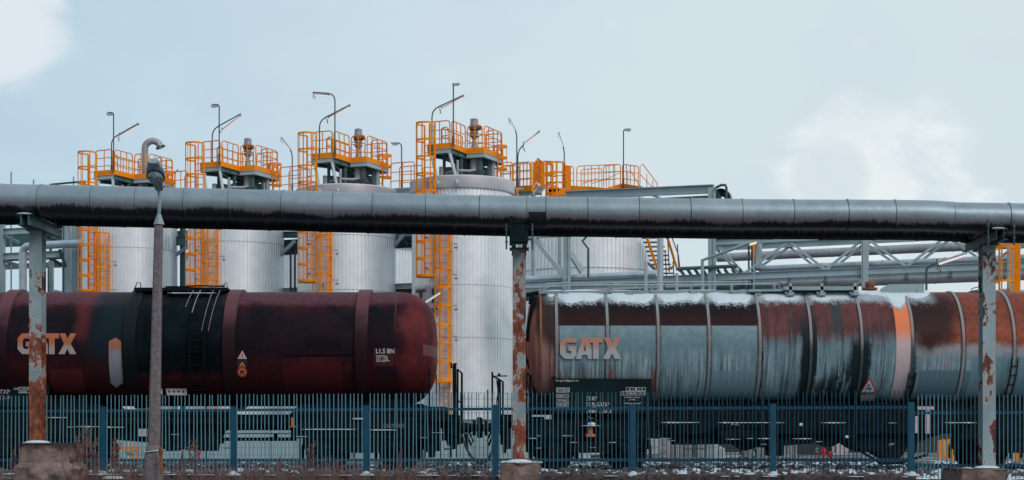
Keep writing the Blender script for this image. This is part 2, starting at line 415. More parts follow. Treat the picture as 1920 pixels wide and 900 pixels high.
material('logo_rusted', m_logo_a, rough=.6)
def m_logo_b(g, v, b):
    x, y, z = g.xyz(v); f = g.noise(v, 9, 5, .6)
    c = g.mix((z + (f - .5) * .15).sm(2.80, 3.10), (.40, .42, .46), (.40, .18, .13))
    return g.mix(f.sm(.58, .75) * .4, c, (.36, .33, .33))
material('logo_faded', m_logo_b, rough=.6)
def m_arrow(g, v, b):
    x, y, z = g.xyz(v); f = g.noise(v, 5, 5, .6, 0, (3, 3, .5))
    c = g.mix((z + (f - .5) * .3).sm(2.75, 3.05), (.24, .25, .30), (.32, .12, .06))
    return g.mix(f.sm(.5, .7) * .6, c, (.22, .10, .07))
material('arrow_rusted', m_arrow, rough=.6)
material('plate_pale', color=(.42, .38, .40), rough=.5, var=.12, vs=9)
material('sign_yellow', color=(.62, .26, .08), rough=.5, var=.1)
material('sign_red', color=(.45, .05, .04), rough=.5, var=.1)
material('sign_dark', color=(.02, .025, .035), rough=.5, var=.1)
material('sign_pinkish', color=(.55, .38, .34), rough=.5, var=.1)
material('sign_blue', color=(.06, .16, .2), rough=.5, var=.1)
material('snow', color=(.54, .62, .68), rough=.6, spec=.3, var=.04, vs=5, bump=.5, bscale=14)
def m_pipe(g, v, b):
    x, y, z = g.xyz(v); f = g.noise(v, 3, 5, .6); st = g.noise(v, 3.0, 5, .7, 0, (6, 1, .8)); h = g.noise(v, .8, 3, .5)
    c = g.mix(f.sm(.3, .7), (.215, .28, .325), (.27, .34, .385))
    c = g.mix(h.sm(.45, .7) * .25, c, (.40, .42, .48))
    oi = g.nt.nodes.new('ShaderNodeObjectInfo'); rnd = S(g.nt, oi.outputs['Random']); c = g.mix(rnd.sm(0, 1) * .35, c, (.19, .24, .27))
    dd = g.noise(v, 26, 3, .6); c = g.mix(dd.sm(.70, .74) * .5, c, (.10, .13, .15))
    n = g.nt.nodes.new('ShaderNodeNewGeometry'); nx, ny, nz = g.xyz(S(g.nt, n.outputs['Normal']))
    # rusty tide line, then soot drips with the underside's shade painted in black
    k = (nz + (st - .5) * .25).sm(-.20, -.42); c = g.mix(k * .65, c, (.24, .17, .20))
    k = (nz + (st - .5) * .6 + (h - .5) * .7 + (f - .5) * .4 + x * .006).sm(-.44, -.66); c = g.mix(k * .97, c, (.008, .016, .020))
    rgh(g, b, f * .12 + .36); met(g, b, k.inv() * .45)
    return c
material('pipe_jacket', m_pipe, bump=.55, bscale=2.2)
def m_pipe2(g, v, b):
    x, y, z = g.xyz(v); f = g.noise(v, 3, 5, .6); st = g.noise(v, 2.6, 5, .7, 0, (6, 1, .7))
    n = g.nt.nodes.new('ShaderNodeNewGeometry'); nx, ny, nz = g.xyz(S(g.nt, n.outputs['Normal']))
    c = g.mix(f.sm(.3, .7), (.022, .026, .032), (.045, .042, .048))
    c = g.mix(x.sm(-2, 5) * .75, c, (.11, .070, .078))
    c = g.mix((nz + (st - .5) * .9).sm(-.35, -.75) * .95, c, (.004, .008, .012))  # underside shade painted in by the normal, dirt streaks along its edge
    c = g.mix(st.sm(.60, .72) * .22, c, (.13, .13, .14))
    rgh(g, b, f * .2 + .5)
    return c
material('pipe_jacket_dark', m_pipe2, spec=.08)
def rusty(name, amount, seedv, base=(.21, .29, .33), scale=2.1, zk=.02):
    def fn(g, v, b):
        x, y, z = g.xyz(v); o = g.scale(v, (1.4, 1.4, .8))
        mp = o.k.node; mp.inputs['Location'].default_value = (seedv, seedv * .7, seedv * 1.3)
        n = g.noise(o, scale, 7, .68, .2); f = g.noise(o, 12, 6, .7); h = g.noise(o, .9, 3, .5)
        c = g.mix(h.sm(.3, .7), [k * .85 for k in base], [k * 1.12 for k in base])
        r = (n + (f - .5) * .34 + (h - .5) * .25) + (z * -zk + 2 * zk)
        rc = g.mix(f.sm(.3, .7), (.11, .026, .015), (.30, .085, .035)); rc = g.mix(h.sm(.48, .62) * .75, rc, (.045, .022, .028)); rc = g.mix(f.sm(.55, .7) * .5, rc, (.30, .20, .16)); rc = g.mix(n.sm(.56, .64) * .7, rc, (.05, .022, .022))
        c = g.mix(r.sm(amount, amount + .05), c, rc)
        c = g.mix((r.sm(amount - .03, amount) * r.sm(amount + .03, amount + .01)) * .5, c, (.5, .42, .38))
        c = g.mix(f.sm(.70, .76) * .8, c, (.03, .03, .035))
        return c
    material(name, fn, rough=.65, spec=.3)
rusty('post_rusty', .47, 3.1, zk=.07); rusty('post_part_rusty', .475, 8.4); rusty('post_flaky', .535, 5.2, (.26, .35, .39), 3.0)
def m_conc(g, v, b):
    x, y, z = g.xyz(v); n = g.noise(v, 2.2, 7, .65, .3); f = g.noise(v, 18, 6, .7); h = g.noise(v, 6, 6, .7)
    c = g.mix(n.sm(.3, .7), (.14, .10, .095), (.30, .215, .20))
    c = g.mix(f.sm(.5, .7) * .6, c, (.075, .06, .06)); c = g.mix(h.sm(.60, .66) * .7, c, (.02, .02, .024))
    c = g.mix(f.sm(.68, .76) * .7, c, (.34, .30, .29))
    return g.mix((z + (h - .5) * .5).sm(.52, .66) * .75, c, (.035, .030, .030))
material('block_concrete', m_conc, rough=.9, spec=.15, bump=1.0, bscale=9)
material('pole_concrete', color=(.15, .13, .14), rough=.85, spec=.2, var=.25, vs=14, bump=.6, bscale=30)
material('plinth_concrete', color=(.075, .062, .066), rough=.95, spec=.1, var=.5, vs=9, bump=1.0, bscale=25)
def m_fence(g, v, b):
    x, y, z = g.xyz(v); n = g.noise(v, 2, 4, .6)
    c = g.mix((x + (n - .5) * 3).sm(-3, 5), (.11, .27, .35), (.003, .050, .085))  # paler towards one end: the light those pickets catch is painted in
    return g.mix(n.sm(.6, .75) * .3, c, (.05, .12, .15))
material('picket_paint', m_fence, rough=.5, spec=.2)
material('fence_blue', color=(.004, .068, .125), rough=.5, var=.12, vs=3)
material('mesh_wire', color=(.05, .10, .12), rough=.6)
def m_wall(g, v, b):
    n = g.noise(v, .6, 5, .6); st = g.noise(v, 3, 5, .6, 0, (3, 3, .4))
    c = g.mix(n.sm(.3, .7), (.27, .36, .40), (.34, .43, .47)); return g.mix(st.sm(.55, .75) * .3, c, (.24, .30, .33))
material('bund_concrete', m_wall, rough=.8)
material('shed_pinkish', color=(.40, .36, .38), rough=.6, var=.1, vs=1)
material('shed_dark', color=(.025, .032, .038), rough=.7, var=.2, vs=1)
material('crate_white', color=(.30, .27, .27), rough=.6, var=.15, vs=4)
material('hydrant_red', color=(.55, .02, .03), rough=.45, var=.1)
material('glass', color=(.25, .32, .34), rough=.12, metal=.2, var=.1)
def m_lampgrey(g, v, b):
    f = g.noise(v, 8, 5, .6); return g.mix(f.sm(.35, .7), (.17, .25, .27), (.25, .34, .36))
material('lamp_housing', m_lampgrey, rough=.4)
def m_ground(g, v, b):
    x, y, z = g.xyz(v); n = g.noise(v, .25, 6, .65); f = g.noise(v, 3.5, 6, .7)
    c = g.mix(f.sm(.3, .7), (.05, .045, .045), (.11, .095, .09))
    return g.mix((n + (f - .5) * .7).sm(.56, .62), c, (.62, .66, .70))
material('ground_mix', m_ground, rough=.9, spec=.2)
def m_ballast(g, v, b):
    x, y, z = g.xyz(v); f = g.noise(v, 9, 6, .7); vo = g.vor(v, 11); n = g.noise(v, .5, 4, .6)
    c = g.mix(vo.sm(.1, .6), (.06, .045, .05), (.14, .12, .125)); c = g.mix(f.sm(.5, .7) * .6, c, (.03, .04, .045))
    sn = (f + (n - .5) * .35 + x * .012 + (vo - .3) * .25)
    return g.mix(sn.sm(.56, .60), c, (.66, .70, .74))
material('ballast', m_ballast, rough=.9, spec=.2)
material('stone', lambda g, v, b: g.mix(g.noise(v, 2.0, 5, .7).sm(.3, .7), (.04, .035, .04), (.17, .14, .145)), rough=.9, spec=.2)
def m_soil(g, v, b):
    f = g.noise(v, 5, 7, .75); h = g.noise(v, 20, 5, .7); c = g.mix(f.sm(.3, .7), (.020, .013, .013), (.06, .038, .036)); c = g.mix(h.sm(.55, .7) * .6, c, (.16, .11, .10))
    return g.mix((f + (h - .5) * .4).sm(.72, .76), c, (.60, .62, .66))
material('soil', m_soil, rough=.95, spec=.1)
def m_weed(g, v, b):
    f = g.noise(v, 3, 4, .6); return g.mix(f.sm(.3, .7), (.13, .065, .06), (.27, .18, .165))
material('dry_stem', m_weed, rough=.8, spec=.1)
material('rail_steel', color=(.22, .17, .16), rough=.35, metal=.6, var=.15, vs=3)
material('sleeper', color=(.05, .04, .04), rough=.9, var=.3)
material('valve_metal', color=(.30, .32, .35), rough=.45, metal=.3, var=.2, vs=5)
material('valve_rust', color=(.19, .075, .04), rough=.6, var=.3, vs=8)
# ---------------------------------------------------------------- ground, ballast, rails
def struct(name, mb, mat, kind='structure', loc=None): return tag(part(name, mb, mat, None, loc=loc, recalc=False), kind=kind)
m = MB(); m.add([(-2500, -300, -.14), (2500, -300, -.14), (2500, 4500, -.14), (-2500, 4500, -.14)], [(0, 1, 2, 3)])
struct('ground', m, 'ground_mix')
def grid(x0, x1, y0, y1, st, h):
    m = MB(); nx = int((x1 - x0) / st) + 1; ny = int((y1 - y0) / st) + 1
    vs = [(x0 + i * st, y0 + j * st, h(x0 + i * st, y0 + j * st)) for j in range(ny) for i in range(nx)]
    m.add(vs, [(j * nx + i, j * nx + i + 1, (j + 1) * nx + i + 1, (j + 1) * nx + i) for j in range(ny - 1) for i in range(nx - 1)])
    return m
def bh(x, y):
    e = mnoise.noise(V((x * 5, y * 5, 0))) * .045 + mnoise.noise(V((x * 14, y * 14, 3))) * .03
    base = -.10 if y < 37.6 else (-.10 + (y - 37.6) / .7 * .06 if y < 38.3 else -.045)
    return base + e + (.02 if y > 44 else 0)
struct('ballast', grid(-21, 21, 33.3, 52, .10, bh), 'ballast')
m = grid(-13, 13, 27.5, 33.3, .12, lambda x, y: -.085 + mnoise.noise(V((x * 1.1, y * 1.1, 0))) * .05 + mnoise.noise(V((x * 4, y * 4, 0))) * .03 + (.05 if y < 30.6 and x < -4 else 0))
struct('verge', m, 'soil')
def stones(n, x0, x1, y0, y1, r0, r1, zf):
    m = MB()
    for i in range(n):
        x, y = random.uniform(x0, x1), random.uniform(y0, y1); r = random.uniform(r0, r1)
        o = [V((sx, sy, sz)) for sx in (-1, 1) for sy in (-1, 1) for sz in (-1, 1)]
        q = Matrix.Rotation(random.random() * 6, 3, V((random.random(), random.random(), .3)).normalized())
        vs = [V((x, y, zf(x, y) + r * .3)) + q @ V((p.x * r * random.uniform(.5, 1), p.y * r * random.uniform(.5, 1), p.z * r * random.uniform(.4, .8))) for p in o]
        m.add(vs, [(0, 1, 3, 2), (4, 6, 7, 5), (0, 4, 5, 1), (2, 3, 7, 6), (0, 2, 6, 4), (1, 5, 7, 3)])
    return m
struct('gravel', stones(6500, -16, 16, 36.5, 48, .035, .085, lambda x, y: bh(x, y)), 'stone', 'stuff')
m = MB()
for i in range(3600):                      # small lumps of crusted snow between the stones
    x, y = random.uniform(-16, 16), random.uniform(37.5, 49)
    if random.random() > .30 + .65 * max(0, min(1, (x + 1) / 7)): continue
    r = random.uniform(.04, .14); m.ball((x, y, bh(x, y) + .02), (r, r * random.uniform(.5, 1), r * random.uniform(.3, .6)), 6, 4)
struct('snow_crust', m, 'snow', 'stuff')
rails = thing('railway_track', (0, 40, 0), 'rusty steel rails on sleepers carrying the two tank wagons', 'railway track')
for dy in (-.7525, .7525):
    m = MB(); y = 40 + dy
    m.prism([(y - .036, 0.0), (y + .036, 0.0), (y + .036, -.03), (y + .012, -.045), (y + .012, -.13), (y + .07, -.145), (y + .07, -.16), (y - .07, -.16), (y - .07, -.145), (y - .012, -.13), (y - .012, -.045), (y - .036, -.03)], -45, 45)
    m.v = [V((p.y, p.x, p.z)) for p in m.v]
    part('rail', m, 'rail_steel', rails)
m = MB()
for i in range(-70, 71): m.box((i * .62, 40, -.215), (.24, 2.5, .10))
sl_ = part('sleeper_bed', m, 'sleeper', rails); sl_['kind'] = 'stuff'

# ---------------------------------------------------------------- bund wall and far yard
bw = thing('bund_wall', P(700, 864, 57), 'long low pale concrete bund wall running in front of the silver tanks', 'wall')
m = MB(); m.box((-9.2, 57, .62), (24, .3, 1.56)); part('wall_panel', m, 'bund_concrete', bw)
m = MB(); m.box((-9.2, 57, 1.425), (24.1, .38, .05)); part('coping', m, 'pale_steel', bw)
m = MB()
for i in range(10): m.box((-20.5 + i * 2.4, 56.82, .62), (.05, .06, 1.55))
part('joint_cover', m, 'pale_steel', bw)
# ---------------------------------------------------------------- corrugated storage tanks
def corrugated(mb, c, r, z0, z1, pitch=.165, depth=.030):
    n = int(2 * math.pi * r / pitch); prof = ((0, 0), (.22, 0), (.34, 1), (.90, 1)); vs = []
    for z in (z0, z1):
        for i in range(n):
            for f_, d_ in prof:
                a = 2 * math.pi * (i + f_) / n; rr = r + d_ * depth; vs.append((c[0] + rr * math.cos(a), c[1] + rr * math.sin(a), z))
    k = n * 4
    return mb.add(vs, [(i, (i + 1) % k, (i + 1) % k + k, i + k) for i in range(k)])
U = V((.918, -.396, 0)); W = V((.396, .918, 0)); Z = V((0, 0, 1))
def caged(ladder, cage, c, out, z0, z1, cz0, cz1, width=.42, r=.36, hoop=.72, strips=5):
    """ladder on the wall at c (plan), out = unit vector away from the wall"""
    side = V((-out.y, out.x, 0)); c = V((c[0], c[1], 0))
    for s in (-1, 1): ladder.bar(c + side * s * width / 2 + Z * z0, c + side * s * width / 2 + Z * z1, .05, .07, out)
    n = int((z1 - z0) / .3)
    for i in range(1, n): 
        z = z0 + i * .3; ladder.tube([c - side * width / 2 + Z * z, c + side * width / 2 + Z * z], .018, 6)
    if cage is None: return
    def pt(a, z): return c + out * (.02 + r * 1.0 * (1 + math.sin(a)) * .95) + side * (r * math.cos(a)) + Z * z
    nh = max(1, round((cz1 - cz0) / hoop))
    for i in range(nh + 1):
        z = cz0 + (cz1 - cz0) * i / nh
        path = [c + side * width / 2 + Z * z] + [pt(a, z) for a in [R(-30 + 240 * k / 12) for k in range(13)]] + [c - side * width / 2 + Z * z]
        for p, q in zip(path[:-1], path[1:]): cage.bar(p, q, .012, .075)
    for k in range(strips):
        a = R(-10 + 200 * k / (strips - 1)); p = pt(a, cz0 - .03); q = pt(a, cz1 + .03); cage.bar(p, q, .05, .014, (p - c - Z * p.z).normalized())
TC = V((-2.08, 67, 0)); TR = 2.08; TZ = 11.45
def make_tank():
    t = thing('storage_tank', TC, None, 'storage tank', 'row of four corrugated silver storage tanks')
    m = MB(); corrugated(m, TC, TR, 0.0, TZ - .42); part('tank_wall', m, 'cladding', t)
    for z in (2.6, 4.85, 7.0, 9.3): m = MB(); m.lathe(TC + Z * z, Z, [(0, TR + .02), (0, TR + .036), (.018, TR + .036), (.018, TR + .02)], 72, smooth=False); part('cladding_seam', m, 'galvanised', t)
    m = MB(); m.lathe(TC, Z, [(TZ - .52, TR + .01), (TZ - .52, TR + .10), (TZ - .46, TR + .12), (TZ - .05, TR + .12), (TZ, TR + .08), (TZ + .02, TR - .1)], 72)
    part('rim_band', m, 'cladding_rim', t)
    m = MB(); m.lathe(TC, Z, [(TZ + .0, TR - .09), (TZ + .26, .6), (TZ + .3, .01)], 48); part('tank_roof', m, 'cladding_rim', t)
    L = lambda u, v, z: TC + U * u + W * v + Z * (TZ + z)
    # stepped platform above the roof
    FL = 1.24
    m = MB()
    def deck(u0, u1, v0, v1, th=.05): 
        q = [(u0, v0), (u1, v0), (u1, v1), (u0, v1)]; a = [L(u, v, FL - th) for u, v in q] + [L(u, v, FL) for u, v in q]
        m.add(a, [(3, 2, 1, 0), (4, 5, 6, 7), (0, 1, 5, 4), (1, 2, 6, 5), (2, 3, 7, 6), (3, 0, 4, 7)])
    deck(-.86, .21, -1.5, 1.9); deck(.213, 1.0, -.05, 1.9)
    dk = part('deck', m, 'green_steel', t)
    m = MB()                                # floor framing seen from below
    for u in (-.8, -.35, .15, .55, .95): m.ibeam(L(u, -1.48 if u < .2 else -.02, FL - .15), L(u, 1.9, FL - .15), .09, .18, .012)
    for v in (-1.45, -.75, -.02, .7, 1.4, 1.88): m.ibeam(L(-.86, v, FL - .16), L(.2 if v < -.1 else 1.0, v, FL - .16), .09, .2, .012)
    for u, v in ((-.7, .9), (.8, .9), (.1, -.3), (.8, .1), (-.6, -.5)): m.bar(L(u, v, .1), L(u, v, FL - .24), .1, .1, U)
    m.bar(L(-.8, -1.2, FL - .3), L(.9, 1.6, FL - .3), .07, .07); m.bar(L(.1, -1.3, FL - .31), L(-.7, 1.6, FL - .31), .07, .07)
    part('floor_frame', m, 'green_steel', t)
    m = MB(); kh = .22
    edge = [(-.88, -1.53), (.22, -1.53), (.22, -.08), (1.02, -.08), (1.02, 1.93), (-.88, 1.93)]
    for (a, b), (c, d_) in zip(edge[:-1], edge[1:]): m.bar(L(a, b, FL + kh / 2 - .04), L(c, d_, FL + kh / 2 - .04), .025, kh)
    part('kick_plate', m, 'orange_paint', t)
    for (a, b), (c, d_) in (((-.86, -1.55), (.22, -1.55)), ((.24, -.10), (1.04, -.10)), ((1.04, -.08), (1.04, 1.9))): m = MB(); m.ibeam(L(a, b, FL - .14), L(c, d_, FL - .14), .07, .19, .015); part('edge_beam', m, 'pale_steel', t)
    m = MB()
    segs = [[L(-.86, -1.5, FL), L(.2, -1.5, FL)], [L(.2, -1.5, FL), L(.2, -.08, FL)], [L(.2, -.06, FL), L(1.0, -.06, FL)], [L(1.0, -.04, FL), L(1.0, 1.9, FL)], [L(1.0, 1.9, FL), L(-.2, 1.9, FL)], [L(-.86, 1.9, FL), L(-.86, -.3, FL)], [L(-.3, .9, FL), L(-.3, 1.9, FL)], [L(-.86, -.3, FL), L(-.45, -.3, FL)], [L(.55, 1.1, FL), L(1.0, 1.1, FL)]]
    for s in segs: railing(m, s, 1.1, .024, .5)
    part('railing', m, 'orange_paint', t)
    # struts under the front of the deck
    for u, u2, v2 in ((-.70, .0, -2.27), (.12, .79, -2.13)):
        m = MB(); p = L(u, -1.5, FL - .2); q = L(u2, v2, -.42); m.bar(p, q, .11, .09); m.box(q, (.2, .06, .16), -R(23)); part('strut', m, 'pale_steel', t)
    # caged ladder down the left front, two flights
    for k, (ang, z0, z1, c0, c1) in enumerate(((-35, 7.3, 13.5, 7.35, 13.5), (-17, 3.05, 9.9, 3.1, 9.85))):
        a = R(ang); out = V((math.sin(a), -math.cos(a), 0)); out2 = V((math.sin(a * .55), -math.cos(a * .55), 0))
        c = TC + out * (TR + .16)
        ml, mc = MB(), MB(); caged(ml, mc, c, out2, z0 if k == 0 else 1.6, z1, c0, c1, r=.40 if k == 0 else .35)
        lo = part('ladder', ml, 'orange_paint', t)
        m = MB(); cc = c + out2 * .38
        if k == 0: m.lathe(cc + Z * (z0 - .02), Z, [(0, .001), (0, .40), (.05, .40), (.05, .001)], 20, smooth=False)
        else: m.box(cc + Z * 3.03, (.8, .7, .06), a * .55)
        part('ladder_landing', m, 'orange_paint', t)
        part('ladder_cage', mc, 'orange_paint', lo)
        m = MB()
        for z in [z0 + .4 + i * 1.25 for i in range(int((z1 - z0 - .4) / 1.25))]:
            if z > 11: break
            for s in (-1, 1):
                sd_ = V((-out2.y, out2.x, 0)); p = c + sd_ * s * .2 + Z * z; m.bar(p, p - out * .17, .04, .05); 
            m.box(c - out * .12 + Z * (z + .05) + sd_ * .42, (.18, .03, .03), a); m.box(c - out * .12 + Z * (z + .2) + sd_ * .36, (.22, .02, .02), a)
        part('ladder_bracket', m, 'dark_steel', t)
    # small cage at the back right of the platform
    m = MB(); c = TC + U * 1.25 + W * 1.5; m2 = MB()
    caged(m, m2, TC + U * .86 + W * 1.5, U, TZ + .2, TZ + 1.72, TZ + .74, TZ + 1.7, .36, .26, .48)
    bl = part('back_ladder', m, 'orange_paint', t); part('ladder_cage', m2, 'orange_paint', bl)
    for (u, v, r, h) in ((.42, .25, .17, 1.1), (.72, .2, .07, 1.1), (.85, 1.2, .12, 1.0), (.0, .7, .22, .8), (-.45, .5, .16, .7), (.2, -.9, .06, .75), (-.5, -1.0, .09, .5)): m = MB(); m.lathe(L(u, v, .05), Z, [(0, r), (h, r), (h, .01)], 16); part('roof_nozzle', m, 'duct_dull', t)
    m = MB(); m.tube([L(-.5, -.6, .35), L(.3, -.9, .38), L(.6, -.5, .4), L(.62, -.1, .5)], .05, 8); part('roof_line', m, 'duct_dull', t)
    m = MB(); m.box(L(.1, .75, .5), (1.0, .9, .55), -R(23)); m.box(L(-.5, -.35, .42), (.5, .6, .35), -R(23)); m.box(L(.1, .1, .42), (1.7, .12, .12), -R(23)); part('underdeck_fill', m, 'dark_steel', t)  # dark boxes added to darken the open gap under the deck
    m = MB(); m.lathe(L(-.45, -.1, .2), U, [(0, .09), (.06, .12), (.1, .09)], 14); m.tube([L(-.8, .3, .3), L(.8, .2, .32)], .04, 6); part('roof_pipe', m, 'dark_steel', t)
    return t, L
tank1, LL = make_tank()
def valve(t, L):
    m = MB(); c = L(.42, .28, 1.24); m.lathe(c, Z, [(0, .20), (.03, .20), (.30, .13), (.62, .075), (.64, .13), (.70, .13)], 20); vt = part('vent_valve', m, 'valve_metal', t)
    m = MB(); m.lathe(c, Z, [(.70, .13), (.72, .19), (.76, .19), (.78, .12), (.84, .12), (.86, .18), (.92, .18), (.94, .12)], 20); part('flange', m, 'duct_dull', vt)
    m = MB(); m.lathe(c, Z, [(.94, .15), (1.0, .21), (1.12, .22), (1.18, .19), (1.19, .01)], 20); m.lathe(c + Z * 1.06, V((1, -.4, 0)), [(0, .09), (.30, .09), (.30, .01)], 12); part('valve_body', m, 'valve_rust', vt)
    m = MB(); m.lathe(c, Z, [(1.19, .18), (1.40, .16), (1.44, .17), (1.46, .11), (1.5, .02)], 20); part('valve_cap', m, 'valve_metal', vt)
TOFF = [V((0, 0, 0)), V((-5.07, 2.2, 0)), V((-10.22, 4.4, 0)), V((-15.46, 6.6, 0))]
tanks = [tank1] + [copy_tree(tank1) for _ in range(3)]
TL = ["silver corrugated storage tank lettered T 11, its full height visible between the wagons",
      "silver corrugated storage tank next to the T 11 tank, under a level strip light",
      "silver corrugated storage tank directly behind the ladder end of the maroon wagon's walkway",
      "silver corrugated storage tank topped by a gooseneck vent, behind the street lamp"]
for o, f_, l in zip(tanks, TOFF, TL): o.location = TC + f_; o['label'] = l
bpy.context.view_layer.update()
for i in range(3):
    valve(tanks[i], (lambda f_: (lambda u, v, z: LL(u, v, z) + f_))(TOFF[i]))
m = MB(); b0 = LL(.35, .6, .2) + TOFF[3]; rr = .36
path = [b0, b0 + Z * 2.45] + [b0 + Z * 2.5 + V((rr - rr * math.cos(R(a)), 0, rr * math.sin(R(a)))) for a in range(10, 165, 14)]
m.tube(path, .155, 16); gn = part('gooseneck_vent', m, 'valve_metal', tanks[3])
m = MB(); m.lathe(path[-1] + V((.01, 0, -.01)), path[-1] - path[-2], [(0, .16), (0, .23), (.04, .23), (.04, .1)], 16); part('flange', m, 'dark_steel', gn)

def text_faces(s, size=1.0, bold=0.0):
    cu = bpy.data.curves.new('txt', 'FONT'); cu.body = s; cu.size = size; cu.resolution_u = 3; cu.offset = bold
    o = bpy.data.objects.new('txt', cu); COL.objects.link(o); bpy.context.view_layer.update()
    me = bpy.data.meshes.new_from_object(o.evaluated_get(bpy.context.evaluated_depsgraph_get()))
    vs = [v.co.copy() for v in me.vertices]; fs = [tuple(p.vertices) for p in me.polygons]
    bpy.data.objects.remove(o); bpy.data.curves.remove(cu); bpy.data.meshes.remove(me); return vs, fs
def fit_text(s, x0, y0, x1, y1, bold=.0):
    """text outline in photo-pixel boxes: returns 2-D points (px) and faces"""
    vs, fs = text_faces(s, 1, bold); a = min(v.x for v in vs); b = max(v.x for v in vs); c = min(v.y for v in vs); d_ = max(v.y for v in vs)
    return [((v.x - a) / (b - a) * (x1 - x0) + x0, (d_ - v.y) / (d_ - c) * (y1 - y0) + y0) for v in vs], fs
# lettering on the first tank
for k, (s, box) in enumerate((('T 11', (778, 541, 829, 568)), ('50m³', (782, 574, 820, 587)))):
    pts, fs = fit_text(s, *box, bold=.02); m = MB(); vs = []
    for x, y in pts:
        q = P(x, y, 65.2); xx = q.x - TC.x; vs.append(V((q.x, TC.y - math.sqrt((TR + .09) ** 2 - min(xx * xx, TR * TR)), q.z)))
    m.add(vs, fs); part('tank_lettering', m, 'sign_dark', tank1)
m = MB()
for i in range(14):
    a0, a1 = R(-66 + i * 42 / 14), R(-66 + (i + 1) * 42 / 14); r = TR + .05; z0, z1 = 5.75, 6.95
    m.add([(TC.x + r * math.sin(a), TC.y - r * math.cos(a), z) for a, z in ((a0, z0), (a1, z0), (a1, z1), (a0, z1))], [(0, 1, 2, 3)])
part('number_plate', m, 'plate_pale', tank1)

# big tanks behind
bt = thing('large_tank', P(1102, 864, 80), "wide corrugated silver tank with an orange stair at its side, behind the grey steel column", 'storage tank')
bc = V((3.72, 80, 0)); br = 3.58
m = MB(); corrugated(m, bc, br, 0, 12.0, .21, .03); part('tank_wall', m, 'cladding', bt)
m = MB(); m.lathe(bc, Z, [(11.9, br + .02), (11.9, br + .12), (12.4, br + .12), (12.9, .3), (12.95, .01)], 64); part('tank_roof', m, 'cladding_rim', bt)
m = MB(); m.lathe(bc + Z * 8.9, Z, [(0, br + .02), (0, br + .045), (.04, br + .045), (.04, br + .02)], 64); part('cladding_seam', m, 'galvanised', bt)
for nm, xc, wd, D, zt, lb in (('rear_tank', 655, 9.6, 88, 10.9, "dull corrugated tank behind the row, seen through the gap beside the T 11 tank"), ('rear_tank', 428, 5.0, 92, 10.9, "narrow dull corrugated tank glimpsed between the two silver tanks behind the wagon walkway"), ('rear_tank', 1015, 3.1, 90, 12, "dark corrugated tank behind the diagonal steel brace beside the rust-patched middle post")):
    c = P(xc, 864, D); c.z = 0; o = thing(nm, c, lb, 'storage tank'); m = MB(); corrugated(m, c, wd / 2 if wd < 9 else 4.6, 0, zt, .2, .03); part('tank_wall', m, 'cladding', o)
    m = MB(); m.lathe(c, Z, [(zt, wd / 2 + .1), (zt + .25, wd / 2 + .1), (zt + .8, .01)], 40); part('tank_roof', m, 'grey_steel', o)
# circular walkway railing of the large tank
m = MB(); mk = MB(); pts = []
zt = 12.62
def BP(x, y, D): 
    q = P(x, y, D); return q
kp = [(1063, 353, 77.2), (1105, 355, 76.5), (1135, 358, 76.0), (1166, 349, 78.5), (1198, 354, 77.0)]
kv = [BP(*k) for k in kp]
for a, b in zip(kv[:-1], kv[1:]): mk.bar(a, b, .05, .26)
rl = part('walkway_kick_plate', mk, 'orange_paint', bt)
for a, b, in ((kv[0], kv[0].lerp(kv[1], .35)), (kv[0].lerp(kv[1], .4), kv[3].lerp(kv[2], .02)), (kv[3], kv[4])):
    railing(m, [a, b], 1.08, .024, .52)
railing(m, [BP(1088, 356, 79.5), BP(1130, 352, 80.5)], 1.0, .022, .6); railing(m, [BP(1130, 352, 81), BP(1165, 349, 80)], 1.1, .022, .6)
a, b = BP(1200, 346, 77.2), BP(1232, 378, 77.4)
m.tube([a, a + Z * .85, a + V((.12, 0, 1.0)), b + Z * .9, b], .024, 6); m.tube([a + Z * .5, b + Z * .45], .02, 6); m.tube([a.lerp(b, .4), a.lerp(b, .4) + Z * .85], .02, 6); m.tube([a.lerp(b, .75), a.lerp(b, .75) + Z * .85], .02, 6)
a, b = BP(1177, 350, 79), BP(1200, 372, 79)
m.tube([a, a + Z * .75, a + V((.1, 0, .85)), b + Z * .6, b], .022, 6)
for x, y0_, y1_ in ((1166, 330, 322), (1140, 338, 335), (1120, 340, 334)): m.tube([BP(x - 30, y0_ + 6, 79), BP(x, y1_, 79)], .018, 5)
part('walkway_railing', m, 'orange_paint', bt)
m = MB()
for x, y in ((1085, 361), (1110, 362), (1140, 364), (1180, 361)): m.box(BP(x, y, 77.8), (1.0, 1.6, .22), -R(23))
part('walkway_frame', m, 'dark_steel', bt)
# spiral stair at its right side
m = MB(); ms = MB(); mr = MB()
for i in range(13):
    t = i / 12; p = BP(1222 + 34 * t, 446 + 100 * t, 77.0 - t * .8); m.box(p + V((0, 0, 0)), (.95, .28, .05), -R(10))
a, b = BP(1213, 446, 76.6), BP(1238, 520, 76.2); ms.bar(a, b, .04, .12); a, b = BP(1250, 440, 76.4), BP(1268, 500, 76); ms.bar(a, b, .04, .12)
for x, y0_, y1_ in ((1252, 446, 510), (1270, 458, 510), (1247, 470, 522), (1262, 490, 540)): mr.tube([BP(x, y0_, 76), BP(x + 3, y1_, 76)], .03, 6)
mr.tube([BP(1258, 440, 76), BP(1272, 478, 76), BP(1275, 505, 76)], .03, 6); mr.bar(BP(1252, 506, 76), BP(1262, 500, 76), .1, .1)
st_ = part('stair', m, 'dark_steel', bt); part('stringer', ms, 'orange_paint', st_); part('handrail', mr, 'valve_rust', st_)

